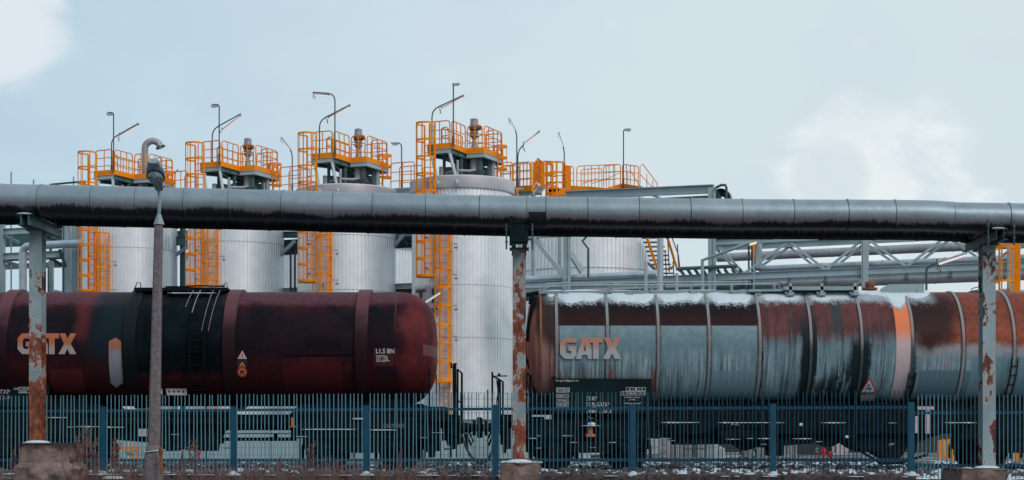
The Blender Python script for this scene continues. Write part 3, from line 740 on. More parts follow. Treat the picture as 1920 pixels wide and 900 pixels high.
# access platform cluster right of tank T 11
ap = thing('access_platform', P(1000, 864, 72), "orange railed access platform with a dense ladder cage, beside the wide tank", 'platform')
m = MB(); mk = MB(); mf = MB()
railing(m, [P(961, 352, 72), P(996, 350, 70.5)], 1.1, .026, .4); railing(m, [P(996, 350, 70.5), P(1003, 352, 72)], 1.1, .024, .8)
railing(m, [P(936, 356, 74), P(996, 351, 73)], 1.1, .022, .7)
mk.bar(P(963, 355, 71.5), P(997, 353, 70.5), .03, .27); mk.bar(P(997, 353, 70.5), P(1004, 357, 72.5), .03, .27)
mf.ibeam(P(962, 363, 71.5), P(998, 361, 70.6), .1, .2, .02); mf.box(P(984, 360, 72), (1.0, 1.6, .1), -R(23)); mf.bar(P(1000, 365, 70.6), P(1012, 350, 73), .06, .2)
for k in range(4): mf.box(P(1004 + k * 3, 361 - k * 3, 71 + k * .4), (.5, .28, .04), -R(23))
railing(m, [P(999, 351, 71), P(1006, 341, 73.5)], 1.0, .024, .5); railing(m, [P(1007, 341, 73), P(1020, 352, 71)], 1.1, .024, .4); railing(m, [P(1009, 342, 74.5), P(1021, 351, 72.5)], 1.05, .022, .35)
mk.bar(P(1000, 358, 71), P(1008, 345, 73.5), .03, .2)
m.tube([P(958, 352, 70), P(966, 352, 70), P(969, 356, 70), P(969, 366, 70)], .05, 8)
part('railing', m, 'orange_paint', ap); part('kick_plate', mk, 'orange_paint', ap); part('floor_frame', mf, 'pale_steel', ap)
m = MB(); m2 = MB(); c = P(1046, 400, 73.4); caged(m, m2, c, V((-.25, -.968, 0)), 11.3, 13.35, 11.45, 13.3, .5, .42, .45, 6)
c = P(1040, 400, 72.4); caged(m, m2, c, V((-.9, -.43, 0)), 11.4, 13.2, 11.6, 13.2, .4, .34, .5)
railing(m2, [P(1060, 356, 72.5), P(1070, 356, 74.5)], 1.1, .024, .3); m2.bar(P(1028, 362, 72.5), P(1063, 358, 72.5), .03, .32); m2.bar(P(1028, 356, 72.5), P(1048, 354, 72.5), .03, .2)
lo = part('ladder', m, 'orange_paint', ap); part('ladder_cage', m2, 'orange_paint', lo)
for x, D in ((975, 71.4), (1000, 72.5), (1050, 73.8)):
    m = MB(); q = P(x, 362, D); m.bar((q.x, q.y, 0), q, .16, .16, U); part('column', m, 'pale_steel', ap)

# walkway bridges between the tanks (railings with three rails)
for (xa, ya, Da, xb, yb, Db, lb) in ((731, 353, 69.5, 779, 350, 68.6, "orange railed walkway leading onto the T 11 tank below a flat-headed lamp"), (522, 360, 71.5, 566, 356, 70.8, "orange railed walkway at the foot of the low lamp with a leaning strip light"), (925, 352, 69.2, 962, 350, 70.5, "short orange railed walkway from the T 11 tank to the small access platform"), (326, 366, 74, 352, 364, 73.3, "small orange railed walkway beside the tank with the gooseneck vent")):
    a, b = P(xa, ya, Da), P(xb, yb, Db)
    o = thing('walkway', (a + b) / 2 - Z * .2, lb, 'walkway', 'walkways linking the tanks'); m = MB(); railing(m, [a, b], 1.08, .024, .75, mids=(.3, .68)); 
    o2 = W * .8; railing(m, [a + o2, b + o2], 1.05, .022, .9, mids=(.35, .7)); part('railing', m, 'orange_paint', o)
    m = MB(); m.bar((a + b) / 2 + (a - b) * .5 + o2 * .5 - Z * .05, (a + b) / 2 - (a - b) * .5 + o2 * .5 - Z * .05, .8, .08); part('deck', m, 'grey_steel', o)
    m = MB(); m.ibeam(a - Z * .2, b - Z * .2, .08, .2, .015); m.ibeam(a - Z * .2 + o2, b - Z * .2 + o2, .08, .2, .015); part('girder', m, 'pale_steel', o)
# ---------------------------------------------------------------- lamp poles
def lamp(path, D, tube, label, lit=True, head=None, r=.027, D2=None, base=None):
    """path: photo pixels at distance D (m); tube: two pixels the strip luminaire spans; head: small floodlight"""
    pts = [P(x, y, D if D2 is None else D + (D2 - D) * i / (len(path) - 1)) for i, (x, y) in enumerate(path)]
    o = thing('lamp_pole', pts[0], label, 'lamp', 'lamp poles of the tank farm')
    sm_ = [pts[0]]
    for a, b, c in zip(pts[:-2], pts[1:-1], pts[2:]):
        k = min(.3, (a - b).length * .4, (c - b).length * .4); p0 = b + (a - b).normalized() * k; p2 = b + (c - b).normalized() * k
        sm_ += [p0.lerp(b, t).lerp(b.lerp(p2, t), t) for t in (0, .25, .5, .75, 1)]
    sm_.append(pts[-1]); m = MB(); m.tube(sm_, r, 8); m.tube([pts[0], pts[0] + Z * .45], r * 1.6, 8); part('pole', m, 'dark_steel' if r < .05 else 'galvanised', o)
    if tube:
        De = D if D2 is None else D2; a, b = P(*tube[0], De), P(*tube[1], De); m = MB(); dn = V((0, -.25, -1)).normalized() * .055
        m.bar(a, b, .08, .05); hs = part('luminaire', m, 'galvanised', o)
        m = MB(); t = (b - a).normalized(); m.tube([a + t * .05 + dn, b - t * .05 + dn], .030, 8); part('tube', m, 'tube_lit' if lit else 'tube_off', hs)
        m = MB(); e = min(sm_, key=lambda p: (p - a).length); m.tube([e - Z * .0, e + V((.1, 0, -.28)), a.lerp(e, .5) - Z * .2, a - Z * .05], .012, 5); m.bar(a, sm_[-1] if (sm_[-1] - a).length < .8 else a + Z * .12, .03, .03); part('cable', m, 'rubber', o)
    if head:
        hx, hy, s = head; c = P(hx, hy, D); m = MB(); m.bar(c - V((s * .15, 0, 0)), c + V((s * .15, 0, .02)), .12, .05); hd = part('lamp_head', m, 'galvanised', o)
        m = MB(); m.box(c - Z * .045 + V((s * .02, 0, 0)), (.22, .10, .03)); part('lens', m, 'tube_off', hd)
    return o
lamp([(810, 292), (810, 206), (870, 178)], 65.8, ((827, 203), (870, 180)), "bent lamp pole with a lit slanting strip light on the T 11 tank")
lamp([(850, 276), (850, 156)], 65.4, None, 'tallest straight lamp pole with a tiny head, on the platform of the T 11 tank', head=(855, 158, 1))
lamp([(599, 300), (599, 226), (657, 196)], 68.0, ((615, 221), (657, 198)), "bent lamp pole with a slanting strip light, crossing the tall pole with a level arm")
lamp([(628, 294), (628, 176), (587, 173)], 67.6, ((587, 176), (618, 178)), "tall lamp pole whose level arm carries a horizontal strip light")
lamp([(398, 320), (398, 243), (452, 213)], 70.2, ((416, 244), (452, 216)), "bent lamp pole with a strip light hanging askew below its arm")
lamp([(411, 310), (411, 196), (398, 196)], 69.8, None, "straight lamp pole with a small head, crossing the lamp whose strip light hangs askew", head=(402, 199, -1))
lamp([(209, 330), (209, 260), (260, 231)], 72.4, ((224, 254), (261, 233)), "bent lamp pole with a lit slanting strip light beside the gooseneck vent")
lamp([(213, 322), (213, 211), (202, 211)], 72.0, None, "straight lamp pole with a small head on the tank with the gooseneck vent", head=(206, 214, -1))
lamp([(548, 362), (548, 284), (527, 257)], 74, ((527, 258), (545, 280)), "low lamp pole with a leaning strip light, alone in the gap between two silver tanks")
lamp([(753, 356), (753, 268), (733, 268)], 73, None, "lamp pole with a small flat head on the walkway bridging to the T 11 tank", head=(741, 270, -1))
lamp([(969, 356), (969, 248), (954, 222)], 71, ((955, 223), (967, 245)), "lamp pole with a steeply leaning pinkish strip light, sharing its stand with a bent lamp")
lamp([(971, 356), (971, 281), (1012, 245)], 71.4, ((981, 270), (1012, 247)), "bent lamp pole with a slanting strip light on the small orange access platform")
lamp([(1058, 356), (1058, 279), (1047, 248)], 74, ((1047, 249), (1056, 274)), "short lamp pole with a pinkish leaning strip light above the dense orange ladder cage")
lamp([(1169, 352), (1169, 242), (1183, 242)], 77, None, "lamp pole with a small head on the railed walkway of the wide tank", head=(1177, 244, 1))
lamp([(300, 368), (300, 344), (334, 318)], 76, ((308, 335), (334, 319)), "short bent lamp almost hidden behind the street lamp head")
lamp([(782, 610), (784, 574), (827, 544)], 64.0, ((796, 566), (827, 546)), 'strip light slanting across the T 11 lettering', r=.03)
lamp([(1737, 640), (1737, 502), (1752, 495), (1813, 474)], 47, ((1757, 493), (1812, 475)), "bent lamp pole with a lit strip light behind the snow-topped wagon", r=.035)
o = thing('beacon_lamp', P(1412, 620, 57), 'small orange glowing lamp on a thin orange pole in front of the pipe bridge', 'lamp')
m = MB(); m.tube([P(1413, 864, 57), P(1413, 483, 57)], .025, 8); part('pole', m, 'grey_steel', o); m = MB(); m.tube([P(1413, 482.8, 57), P(1413, 458, 57)], .03, 8); part('orange_sleeve', m, 'orange_paint', o)
m = MB(); m.bar(P(1405, 457, 57), P(1419, 453, 57), .16, .05); hd = part('lamp_head', m, 'galvanised', o); m = MB(); m.bar(P(1406, 459, 56.9), P(1418, 455.5, 56.9), .12, .04); part('lens', m, 'lamp_orange_lit', hd)

# ---------------------------------------------------------------- pipe bridge (runs parallel to the tank row)
def PR(x, y, off=0.0): return P(x, y, (63.28 + off * 1.089) / (1 + .0001437 * (x - 960)))
KZ = lambda x, y, off=0: PR(x, y, off).z
def PZ(x, z, off=0): q = PR(x, 0, off); return V((q.x, q.y, z))
pb = thing('pipe_bridge', PR(1622, 864), "long grey steel truss bridge carrying pipes behind the snow-topped wagon", 'pipe bridge')
zl, zt_ = 6.80, 8.12
for nm, off, mt in (('truss', 0, 'pale_steel'), ('truss', 1.7, 'grey_steel')):
    m = MB(); m.ibeam(PZ(968, zl, off), PZ(2700, zl, off), .16, .26, .02); m.ibeam(PZ(1335, zt_, off), PZ(2700, zt_, off), .16, .24, .02)
    xs = [1340, 1395, 1480, 1548, 1622, 1700, 1782, 1862, 1946, 2030]
    for i, (a, b) in enumerate(zip(xs[:-1], xs[1:])):
        za, zb = (zt_ - .1, zl + .1) if i % 2 == 0 else (zl + .1, zt_ - .1)
        if i == 0: a = 1345
        m.bar(PZ(a, za, off), PZ(b, zb, off), .07, .09)
    part(nm, m, mt, pb)
for x, zt2 in ((1063, 9.0), (1335, 10.15), (1622, 8.12), (1895, 8.12)):
    m = MB(); m.ibeam(PZ(x, -.1, -.05), PZ(x, zt2, -.05), .26 if x < 1500 else .16, .24, .03, U); m.bar(PZ(x, -.1, -.12), PZ(x, zt2, -.12), .30 if x < 1500 else .17, .03, W)
    part('column', m, 'pale_steel', pb)
    m = MB(); m.ibeam(PZ(x, -.1, 1.7), PZ(x, min(zt2, 8.1), 1.7), .26, .2, .03, U); part('column', m, 'grey_steel', pb)
for x in (1245, 1395, 1480, 1548, 1700, 1782, 1862):
    m = MB(); m.ibeam(PZ(x, zl - .2, -.1), PZ(x, zl - .2, 1.8), .1, .18, .015); part('cross_beam', m, 'duct_dull', pb)
m = MB(); m.bar(PZ(1063, 6.95, -.1), PZ(990, 8.9, -.1), .14, .16); m.bar(PZ(1063, 6.95, .1), PZ(996, 8.9, .1), .1, .12)
m.bar(PZ(985, 8.75, 0), PZ(1060, 8.75, 0), .2, .24); m.bar(PZ(1070, 8.0, .4), PZ(1092, 7.3, .8), .14, .2); part('brace', m, 'pale_steel', pb)
m = MB(); m.ibeam(PR(1060, 366, 1.2), PR(1338, 354, 0), .2, .32, .03); part('top_beam', m, 'pale_steel', pb)
m = MB(); m.ibeam(PR(1150, 379, 2.6), PR(1338, 369, 1.6), .12, .12, .02); m.bar(PR(1240, 374, 2.4), PR(1200, 350, 4.5), .08, .1); part('top_beam', m, 'grey_steel', pb)
m = MB(); m.tube([PR(1342, 352, -.2), PR(1352, 347, -.2), PR(1360, 347, -.2), PR(1362, 352, -.2), PR(1362, 380, -.2)], .05, 8); m.lathe(PR(1350, 372, .2), W, [(0, .38), (.3, .38), (.3, .1)], 24); m.bar(PR(1338, 352, 0), PR(1358, 385, 0), .1, .1); part('pipe_elbow', m, 'dark_steel', pb)
m = MB()
for i in range(9): x = 1275 + i * 14; m.bar(PR(x, 505, -.2), PR(x + 9, 518, .4), .08, .09)
m.tube([PR(1268, 504, -.2), PR(1382, 499, -.2)], .07, 8); part('cable_ladder', m, 'green_steel', pb)
def pipe(pts, r, label, mat='duct_silver', name='pipe', grp='pipes carried by the pipe bridge'):
    o = thing(name, pts[0], label, 'pipe', grp); m = MB(); m.tube(pts, r, 16); part('pipe_run', m, mat, o)
    m = MB(); L = sum((b - a).length for a, b in zip(pts[:-1], pts[1:]))
    a, b = max(zip(pts[:-1], pts[1:]), key=lambda s: (s[1] - s[0]).length); n = max(1, int((b - a).length / 2.2)); t = (b - a).normalized()
    for i in range(1, n): m = MB(); m.lathe(a.lerp(b, i / n), t, [(0, r + .001), (0, r + .012), (.05, r + .012), (.05, r + .001)], 16); part('pipe_clamp', m, 'galvanised', o)
    return o
pipe([PZ(966, 7.05, .4), PZ(1232, 7.05, .4)], .15, "thick silver pipe lying on the bridge in front of the wide tank")
pipe([PZ(1421, 8.4, .5), PZ(1421, 7.14, .5), PZ(1430, 7.06, .5), PZ(2700, 7.06, .5)], .16, "silver pipe dropping through an elbow beside the glowing lamp, then running along the truss")
pipe([PZ(1238, 8.6, -.6), PZ(1238, 5.0, -.6)], .125, "thick vertical silver pipe standing in front of the orange stair", grp=None)
pipe([PZ(1345, 7.90, 3.2), PZ(2700, 7.90, 3.2)], .17, 'upper broad dull duct behind the truss, just under the overhead pipes', 'duct_dull')
pipe([PZ(1090, 6.52, 1.2), PZ(2700, 6.52, 1.2)], .15, 'lower broad dull duct hanging under the bridge', 'duct_dull')
pipe([PZ(966, 6.4, .7), PZ(1450, 6.40, .7)], .16, "slimmer green pipe under the bridge below the thick silver pipe", 'green_steel')
pipe([PR(1103, 440, -.4), PR(1092, 452, -.4), PR(1103, 466, -.4), PR(1103, 520, -.4)], .045, 'thin dark downpipe crooked in front of the wide tank', 'dark_steel', grp=None)
pipe([PR(1211, 545, -.6), PR(1211, 490, -.6), PR(1226, 503, -.2)], .07, 'short silver pipe bent right under the orange stair', grp=None)
pipe([PR(1269, 545, -.6), PR(1269, 512, -.6)], .06, 'short silver standpipe below the orange stair', grp=None)
pipe([PR(1317, 620, -.6), PR(1317, 488, -.6), PR(1405, 455, -.6)], .07, 'grey pipe rising beside the column and slanting up to the glowing lamp', 'grey_steel', grp=None)
for x in (1404, 1410): pipe([PR(x, 560, .3), PR(x, 462, .3)], .035, 'pair of thin dark conduits behind the glowing lamp', 'dark_steel', 'conduit', 'conduits behind the glowing lamp')
# orange caged ladder at the right edge
o = thing('caged_ladder', P(1885, 864, 54), "orange caged ladder beside a thick orange column, behind the flaking grey post", 'ladder')
m = MB(); m2 = MB(); c = P(1885, 864, 54); caged(m, m2, c, V((-.45, -.893, 0)), 4.6, 8.3, 4.9, 8.3, .4, .36, 1.35)
lo = part('ladder', m, 'orange_paint', o); part('ladder_cage', m2, 'orange_paint', lo)
m = MB(); m.bar(P(1908, 864, 53.6), P(1908, 440, 53.6), .17, .17, U); part('column', m, 'orange_paint', o)
m = MB(); m.box(P(1890, 549, 54.5), (1.6, 1.2, .08)); m.bar(P(1820, 549, 55), P(1850, 546, 55), .9, .12); part('platform', m, 'grey_steel', o)

# left pipe rack behind the tank row
lr = thing('pipe_rack', PR(126, 864, 4), "grey steel pipe rack with beams and a bundle of upright conduits behind the rustiest post", 'pipe rack')
def beam(x0, y0, x1, y1, off, h, mat, nm='beam', w_=.18):
    m = MB(); a, b = PR(x0, y0, off), PR(x1, y1, off); m.ibeam(a, b, w_, h, .025); return part(nm, m, mat, lr)
beam(-60, 438, 76, 431, 4, .30, 'pale_steel'); beam(86, 427, 130, 425, 4, .26, 'pale_steel'); beam(-60, 420, 130, 414, 5, .22, 'pale_steel')
beam(-60, 452, 150, 443, 6, .75, 'green_steel'); beam(-60, 484, 118, 476, 4, .32, 'pale_steel'); beam(-60, 489, 130, 481, 4.6, .2, 'dark_steel')
beam(-60, 503, 128, 496, 7, .26, 'duct_dull'); beam(330, 452, 352, 452, 2.8, .4, 'green_steel'); beam(520, 440, 565, 440, 3.4, .28, 'green_steel', w_=.2)  # green beams in the gaps: grey steel with its shade put into the colour
beam(520, 458, 1010, 430, 4.2, .34, 'dark_steel'); beam(520, 472, 1010, 442, 4.6, .34, 'dark_steel'); beam(735, 440, 780, 437, 3.6, .22, 'grey_steel'); beam(520, 545, 780, 535, 3.4, .2, 'galvanised'); beam(520, 556, 780, 547, 3.8, .3, 'dark_steel'); beam(330, 440, 352, 438, 4, .3, 'grey_steel')
for x0, y0, x1, y1, off in ((0, 440, 36, 455, 4.4), (0, 488, 38, 498, 4.4), (112, 468, 124, 500, 3.8), (92, 482, 130, 506, 5), (90, 445, 118, 456, 4.5), (330, 478, 352, 462, 3.2), (522, 482, 553, 452, 3.0), (735, 466, 760, 436, 3.2), (748, 446, 764, 458, 3.8), (526, 462, 540, 472, 3.8)):
    m = MB(); m.bar(PR(x0, y0, off), PR(x1, y1, off), .12, .14); part('brace', m, 'pale_steel' if off < 3.5 or x0 < 10 else 'dark_steel', lr)
for x, off, w_, mt in ((1, 4, .34, 'grey_steel'), (126, 4, .34, 'pale_steel'), (132, 5.5, .2, 'grey_steel'), (95, 6, .22, 'grey_steel'), (570, 3.1, .16, 'grey_steel'), (343, 3.6, .2, 'green_steel')):
    m = MB(); m.ibeam(PZ(x, -.1, off), PR(x, 410 if x != 95 else 490, off), w_, w_, .03, U); m.bar(PZ(x, -.1, off - .2), PR(x, 412 if x != 95 else 491, off - .2), w_ * .9, .03, W); part('column', m, mt, lr)
for i in range(6):
    x = 136.5 + i * 3.2; m = MB(); m.tube([PZ(x, -.1, 3.6), PR(x, 405, 3.6)], .042, 8); part('conduit', m, 'galvanised' if i % 2 else 'grey_steel', lr)
pipe([PR(43, 600, 3), PR(43, 474, 3), PR(44.5, 467, 3), PR(50, 462.5, 3), PR(58, 461, 3), PR(178, 455, 3)], .19, "silver pipe rising from behind the maroon wagon and bending level beside the rustiest post", grp=None)
pipe([PR(103, 552, 5), PR(103, 545, 5), PR(122, 549, 5)], .06, "small silver pipe end peeping above the maroon wagon beside the conduit bundle", grp=None)
for x in (545, 553): pipe([PR(x, 560, 3.2), PR(x, 452, 3.2)], .045, "dark vertical pipe in the gap below the leaning strip light, one of two alike", 'dark_steel', grp='dark pipes between the tanks')
for x, y, h, l in ((21, 322, 30, "tallest of the bare posts sticking up above the overhead pipe"), (63, 336, 14, 'short bare post stub above the overhead pipe'), (138, 331, 22, "thin bare post above the sloping dark rail beside the first ladder cage")):
    o = thing('post', P(x, 864, 80), l, 'post'); m = MB(); m.bar(P(x, 864, 80), P(x, y, 80), .06, .06); part('pole', m, 'grey_steel', o)
o = thing('roof_rail', P(130, 345, 80), "dark sloping rail just above the overhead pipe beside the gooseneck-vent tank's ladder cage", 'rail'); m = MB(); m.bar(P(95, 346, 80), P(160, 340, 78.5), .1, .08); m.bar(P(95, 864, 80), P(95, 346, 80), .1, .1); m.bar(P(158, 864, 78.6), P(158, 341, 78.6), .1, .1); part('beam', m, 'dark_steel', o)

# ---------------------------------------------------------------- overhead pipes, posts, blocks
def sweep(m, stations, y, prof_r, n=40):
    vs = []; k = len(stations)
    for (x, z, r) in stations:
        vs += [V((x, y + math.cos(2 * math.pi * j / n) * r, z + math.sin(2 * math.pi * j / n) * r)) for j in range(n)]
    m.add(vs, [(i * n + j, i * n + (j + 1) % n, (i + 1) * n + (j + 1) % n, (i + 1) * n + j) for i in range(k - 1) for j in range(n)], True)
def axis_z(px, D, ctl):
    for (a, ya), (b, yb) in zip(ctl[:-1], ctl[1:]):
        if px <= b: t = (px - a) / (b - a); return CZ + (HY - (ya + (yb - ya) * t)) / F * D
    return CZ + (HY - ctl[-1][1]) / F * D
CT = [(-1000, 361), (-300, 369), (0, 373), (430, 383), (700, 390), (960, 396), (1400, 402), (1590, 403), (1740, 404.5), (1790, 407.5), (1920, 409.5), (2200, 413), (2900, 424)]
def jacket(o, D, r, joints, matn, dz=0.0):
    js = sorted(joints)
    for a, b in zip(js[:-1], js[1:]):
        m = MB(); g_ = MB()
        st = []; jr = random.uniform(-.004, .006); n = 6
        for i in range(n + 1):
            px = a + (b - a) * i / n; x = (px - 960) / F * D; st.append([x, axis_z(px, 30, CT) + dz, r + jr])
        st[0][0] -= .012; e = [st[0][0] + .035, st[0][1], st[0][2]]; st = [[st[0][0], st[0][1], st[0][2] + .009], [e[0] - .002, e[1], e[2] + .009], e] + st[1:]
        sweep(m, [tuple(s) for s in st], D, r)
        x = (a - 960) / F * D; z = axis_z(a, 30, CT) + dz
        sweep(g_, [(x - .022, z, r - .004), (x - .021, z, r + .0065), (x - .0125, z, r + .0065), (x - .0125, z, r - .004)], D, r)
        part('pipe_sleeve', m, matn, o, recalc=False); part('joint_gap', g_, 'rubber', o, recalc=False)
o = thing('overhead_pipe', (0, 30, 4.2), "thick grey jacketed overhead pipe with a black collar patch, nearer of the pair", 'pipe', 'overhead pipe pair')
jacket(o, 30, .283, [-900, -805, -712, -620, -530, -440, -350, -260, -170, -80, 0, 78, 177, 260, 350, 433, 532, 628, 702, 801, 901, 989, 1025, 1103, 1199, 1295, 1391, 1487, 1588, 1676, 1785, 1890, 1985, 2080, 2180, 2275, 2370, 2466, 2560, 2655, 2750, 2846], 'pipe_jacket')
m = MB(); z = axis_z(1007, 30, CT); m.lathe(V(((991 - 960) / 100, 30, z)), V((1, 0, 0)), [(0, .284), (0, .297), (.32, .297), (.32, .284)], 40); 
m.v = [v for v in m.v]
cl = [f for f in m.f if sum(m.v[i].z for i in f) / 4 < z - .06]; m.f = cl; m.sm = [False] * len(cl); part('patch_collar', m, 'rubber', o)
o = thing('overhead_pipe', (0, 31.45, 4.2), "dark soot-streaked overhead pipe just below and behind the grey jacketed one", 'pipe', 'overhead pipe pair')
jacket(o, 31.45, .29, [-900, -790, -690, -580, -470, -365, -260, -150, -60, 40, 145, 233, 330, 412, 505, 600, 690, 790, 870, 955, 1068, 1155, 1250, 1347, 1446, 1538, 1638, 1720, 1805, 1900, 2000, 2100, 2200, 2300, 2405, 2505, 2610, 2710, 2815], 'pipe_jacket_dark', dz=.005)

def post(px, wpx, ybase, ytop, mat, label, D=30.55, web=True):
    x = (px - 960) / F * D; zb = CZ + (HY - ybase) / F * D; zt = CZ + (HY - ytop) / F * D; w_ = wpx / F * D
    o = thing('pipe_support', (x, D, zb), label, 'pipe support', 'posts carrying the overhead pipes')
    m = MB(); h = zt - zb; zc = (zb + zt) / 2
    m.box((x, D - .14, zc), (w_, .016, h)); m.box((x, D + .14, zc), (w_, .016, h)); m.box((x, D, zc), (.012, .262, h)); part('column', m, mat, o)
    m = MB(); y0, y1 = 29.72, 31.75
    for sx in (-.07, .07):
        m.box((x + sx, (y0 + y1) / 2, zt + .10), (.012, y1 - y0, .18)); m.box((x + sx * 1.5, (y0 + y1) / 2, zt + .198), (.08, y1 - y0, .014)); m.box((x + sx * 1.5, (y0 + y1) / 2, zt + .004), (.08, y1 - y0, .012))
    m.box((x, D, zt - .012), (w_ + .12, .42, .018)); cb = part('cross_beam', m, 'green_steel' if px < 200 else 'dark_steel', o)
    for yy in (30, 31.45):
        m = MB(); zp = axis_z(px, 30, CT); hh = zp - .285 - (zt + .206); 
        m.box((x, yy, zt + .206 + hh / 2 + .05), (.34, .30, max(.04, hh) + .10)); m.box((x - .15, yy, zt + .26), (.014, .5, .14)); m.box((x + .15, yy, zt + .26), (.014, .5, .14)); part('pipe_saddle', m, 'frame_teal_black', o)
    for sx in (-.24, .24):
        m = MB(); m.tube([(x + sx, 29.66, zt - .12), (x + sx, 29.66, zt + .36)], .016, 6); m.box((x + sx, 29.66, zt + .02), (.05, .05, .03)); m.box((x + sx, 29.66, zt + .24), (.05, .05, .03)); 
        if 900 < px < 1000 or px > 1700: part('tie_rod', m, 'dark_steel', o)
    m = MB(); m.ball((x - .02, 29.78, zt + .212), (.14, .08, .020), 12, 5); part('snow_cap', m, 'snow', o)
    if 900 < px < 1000:
        m = MB(); m.box((x + .0, 29.7, zt + .12), (.32, .22, .20)); m.box((x - .16, 29.62, zt + .22), (.05, .05, .55)); part('clamp_box', m, 'frame_teal_black', o)
    return o, zb
blocks = []
def block(px0, px1, ytop, label, D0=29.75, flare=0.0, d=1.45, lo=-.2):
    x0, x1 = (px0 - 960) / F * D0, (px1 - 960) / F * D0; zt = CZ + (HY - ytop) / F * D0
    o = thing('concrete_block', ((x0 + x1) / 2, D0 + d / 2, 0), label, 'concrete block', 'concrete footings of the pipe posts'); m = MB()
    nx, nz, ny = 26, 22, 20; rnd = lambda p: mnoise.noise(p * 3.1) * .03 + mnoise.noise(p * 9) * .014 + mnoise.noise(p * 24) * .006
    def surf(p, nrm):
        fl = 0.0
        if flare: fl = flare * max(0, min(1, (.33 - p.z) / .10)) * (1 + mnoise.noise(p * 6) * .7)
        c = V(((x0 + x1) / 2, D0 + d / 2, 0)); q = p.copy(); r = (p - c); r.z = 0
        e = rnd(p) - .012; return q + nrm * e + V((r.x, r.y, 0)).normalized() * fl
    def face(o_, a, b, na, nb, nrm):
        vs = [surf(o_ + a * (i / na) + b * (j / nb), nrm) for j in range(nb + 1) for i in range(na + 1)]
        m.add(vs, [(j * (na + 1) + i, j * (na + 1) + i + 1, (j + 1) * (na + 1) + i + 1, (j + 1) * (na + 1) + i) for j in range(nb) for i in range(na)], True)
    X_, Y_, Z_ = V((x1 - x0, 0, 0)), V((0, d, 0)), V((0, 0, zt - lo)); O = V((x0, D0, lo))
    face(O, X_, Z_, nx, nz, V((0, -1, 0))); face(O + Y_, X_, Z_, nx, nz, V((0, 1, 0))); face(O, Y_, Z_, ny, nz, V((-1, 0, 0))); face(O + X_, Y_, Z_, ny, nz, V((1, 0, 0))); face(O + Z_, X_, Y_, nx, ny, V((0, 0, 1)))
    part('block_body', m, 'block_concrete', o)
    return o, zt
for (a, b, yt, lb, fl, px, w_, yb, ytp, mt, lb2, sn) in (
    (35, 118, 831, "tall cracked concrete footing with a crumbling flared base under the rustiest post", .12, 70.5, 23.5, 829, 432, 'post_rusty', "rustiest steel post, standing on the tallest concrete footing, carrying the overhead pipes", .16),
    (938, 1012, 867, "low mottled concrete footing with crusted snow, under the post between the wagons", 0, 973.5, 24.5, 865, 466, 'post_part_rusty', "steel post between the wagons with large rust patches and a clamp box on top", .3),
    (1803, 1889, 879, "low brown concrete footing under the mostly grey flaking post", 0, 1850.5, 24, 877, 459, 'post_flaky', "mostly grey steel post with flaking rust in front of the banded wagon", .3)):
    bo, zt = block(a, b, yt, lb, flare=fl); po, zb = post(px, w_, yb, ytp, mt, lb2)
    xx = (px - 960) / F * 30.2
    m = MB(); m.ball((xx, 30.2, zt + .01), (.24, .22, .045), 14, 6); m.ball((xx - .28, 30.5, zt), (.08, .2, .02), 8, 5)
    if a > 900 and a < 1000:
        for k in range(9): m.ball((xx - .3 + k * .085, 29.80 + (k % 3) * .03, zt - .005), (.06, .04, .018), 8, 4)
    part('snow_patch', m, 'snow', bo)

# ---------------------------------------------------------------- concrete pole with street lamp
D = 26.0
lp = thing('street_lamp', P(288, 900, D), "old street lamp on a tapering mottled concrete pole in front of the maroon wagon", 'street lamp')
a, b = P(287, 930, D), P(297.5, 423, D); m = MB()
ax_, bx_ = V((1, 0, 0)), V((0, 1, 0))
def ring8(c, w_, d_): return [c + V((w_ * sx, d_ * sy, 0)) for sx, sy in ((-1, -.6), (-.6, -1), (.6, -1), (1, -.6), (1, .6), (.6, 1), (-.6, 1), (-1, .6))]
N = 30; vs = []
for i in range(N + 1):
    t = i / N; c = a.lerp(b, t); w_ = .098 * (1 - t) + .063 * t; vs += ring8(c, w_, w_ * .9)
m.add(vs, [(i * 8 + j, i * 8 + (j + 1) % 8, (i + 1) * 8 + (j + 1) % 8, (i + 1) * 8 + j) for i in range(N) for j in range(8)]); m.add(vs[-8:], [tuple(range(8))]); part('pole', m, 'pole_concrete', lp)
m = MB(); vs = []
for i, (t, w_) in enumerate(((0, .145), (.06, .14), (.12, .135), (.145, .115), (.16, .09))): 
    c = P(288, 930, D).lerp(P(290, 450, D), t * 1.25); vs += ring8(c + V((.0, -.02, 0)), w_, w_)
m.add(vs, [(i * 8 + j, i * 8 + (j + 1) % 8, (i + 1) * 8 + (j + 1) % 8, (i + 1) * 8 + j) for i in range(4) for j in range(8)]); part('pole_stub', m, 'pole_concrete', lp)
m = MB(); c = P(289, 846, D); m.tube([c + V((.17 * math.cos(R(k)), .17 * math.sin(R(k)), -.02 * math.cos(R(k)) * -1)) for k in range(0, 361, 20)], .012, 6); part('strap', m, 'galvanised', lp)
m = MB(); m.tube([P(302, 838, D - .3), P(304, 850, D - .3), P(299, 870, D - .3), P(303, 890, D - .3)], .02, 6); m.tube([P(299, 840, D - .25), P(301, 862, D - .25), P(305, 880, D - .25)], .014, 6); part('cable', m, 'valve_rust', lp)
m = MB(); m.lathe(P(298, 421, D), Z, [(0, .085), (.0, .09), (.20, .022), (.205, .001)], 4); part('cap', m, 'post_flaky', lp)
m = MB(); m.tube([P(298, 400, D), P(299, 385, D), P(300, 372, D), P(297.5, 358, D), P(297, 350, D - .05)], .028, 10); part('bracket_arm', m, 'lamp_housing', lp)
A, B = P(298.5, 356, D), P(287, 303, D - .75); axd = (B - A).normalized(); sdv = V((1, 0, 0)); sdv = (sdv - axd * sdv.dot(axd)).normalized(); upv = sdv.cross(axd).normalized()
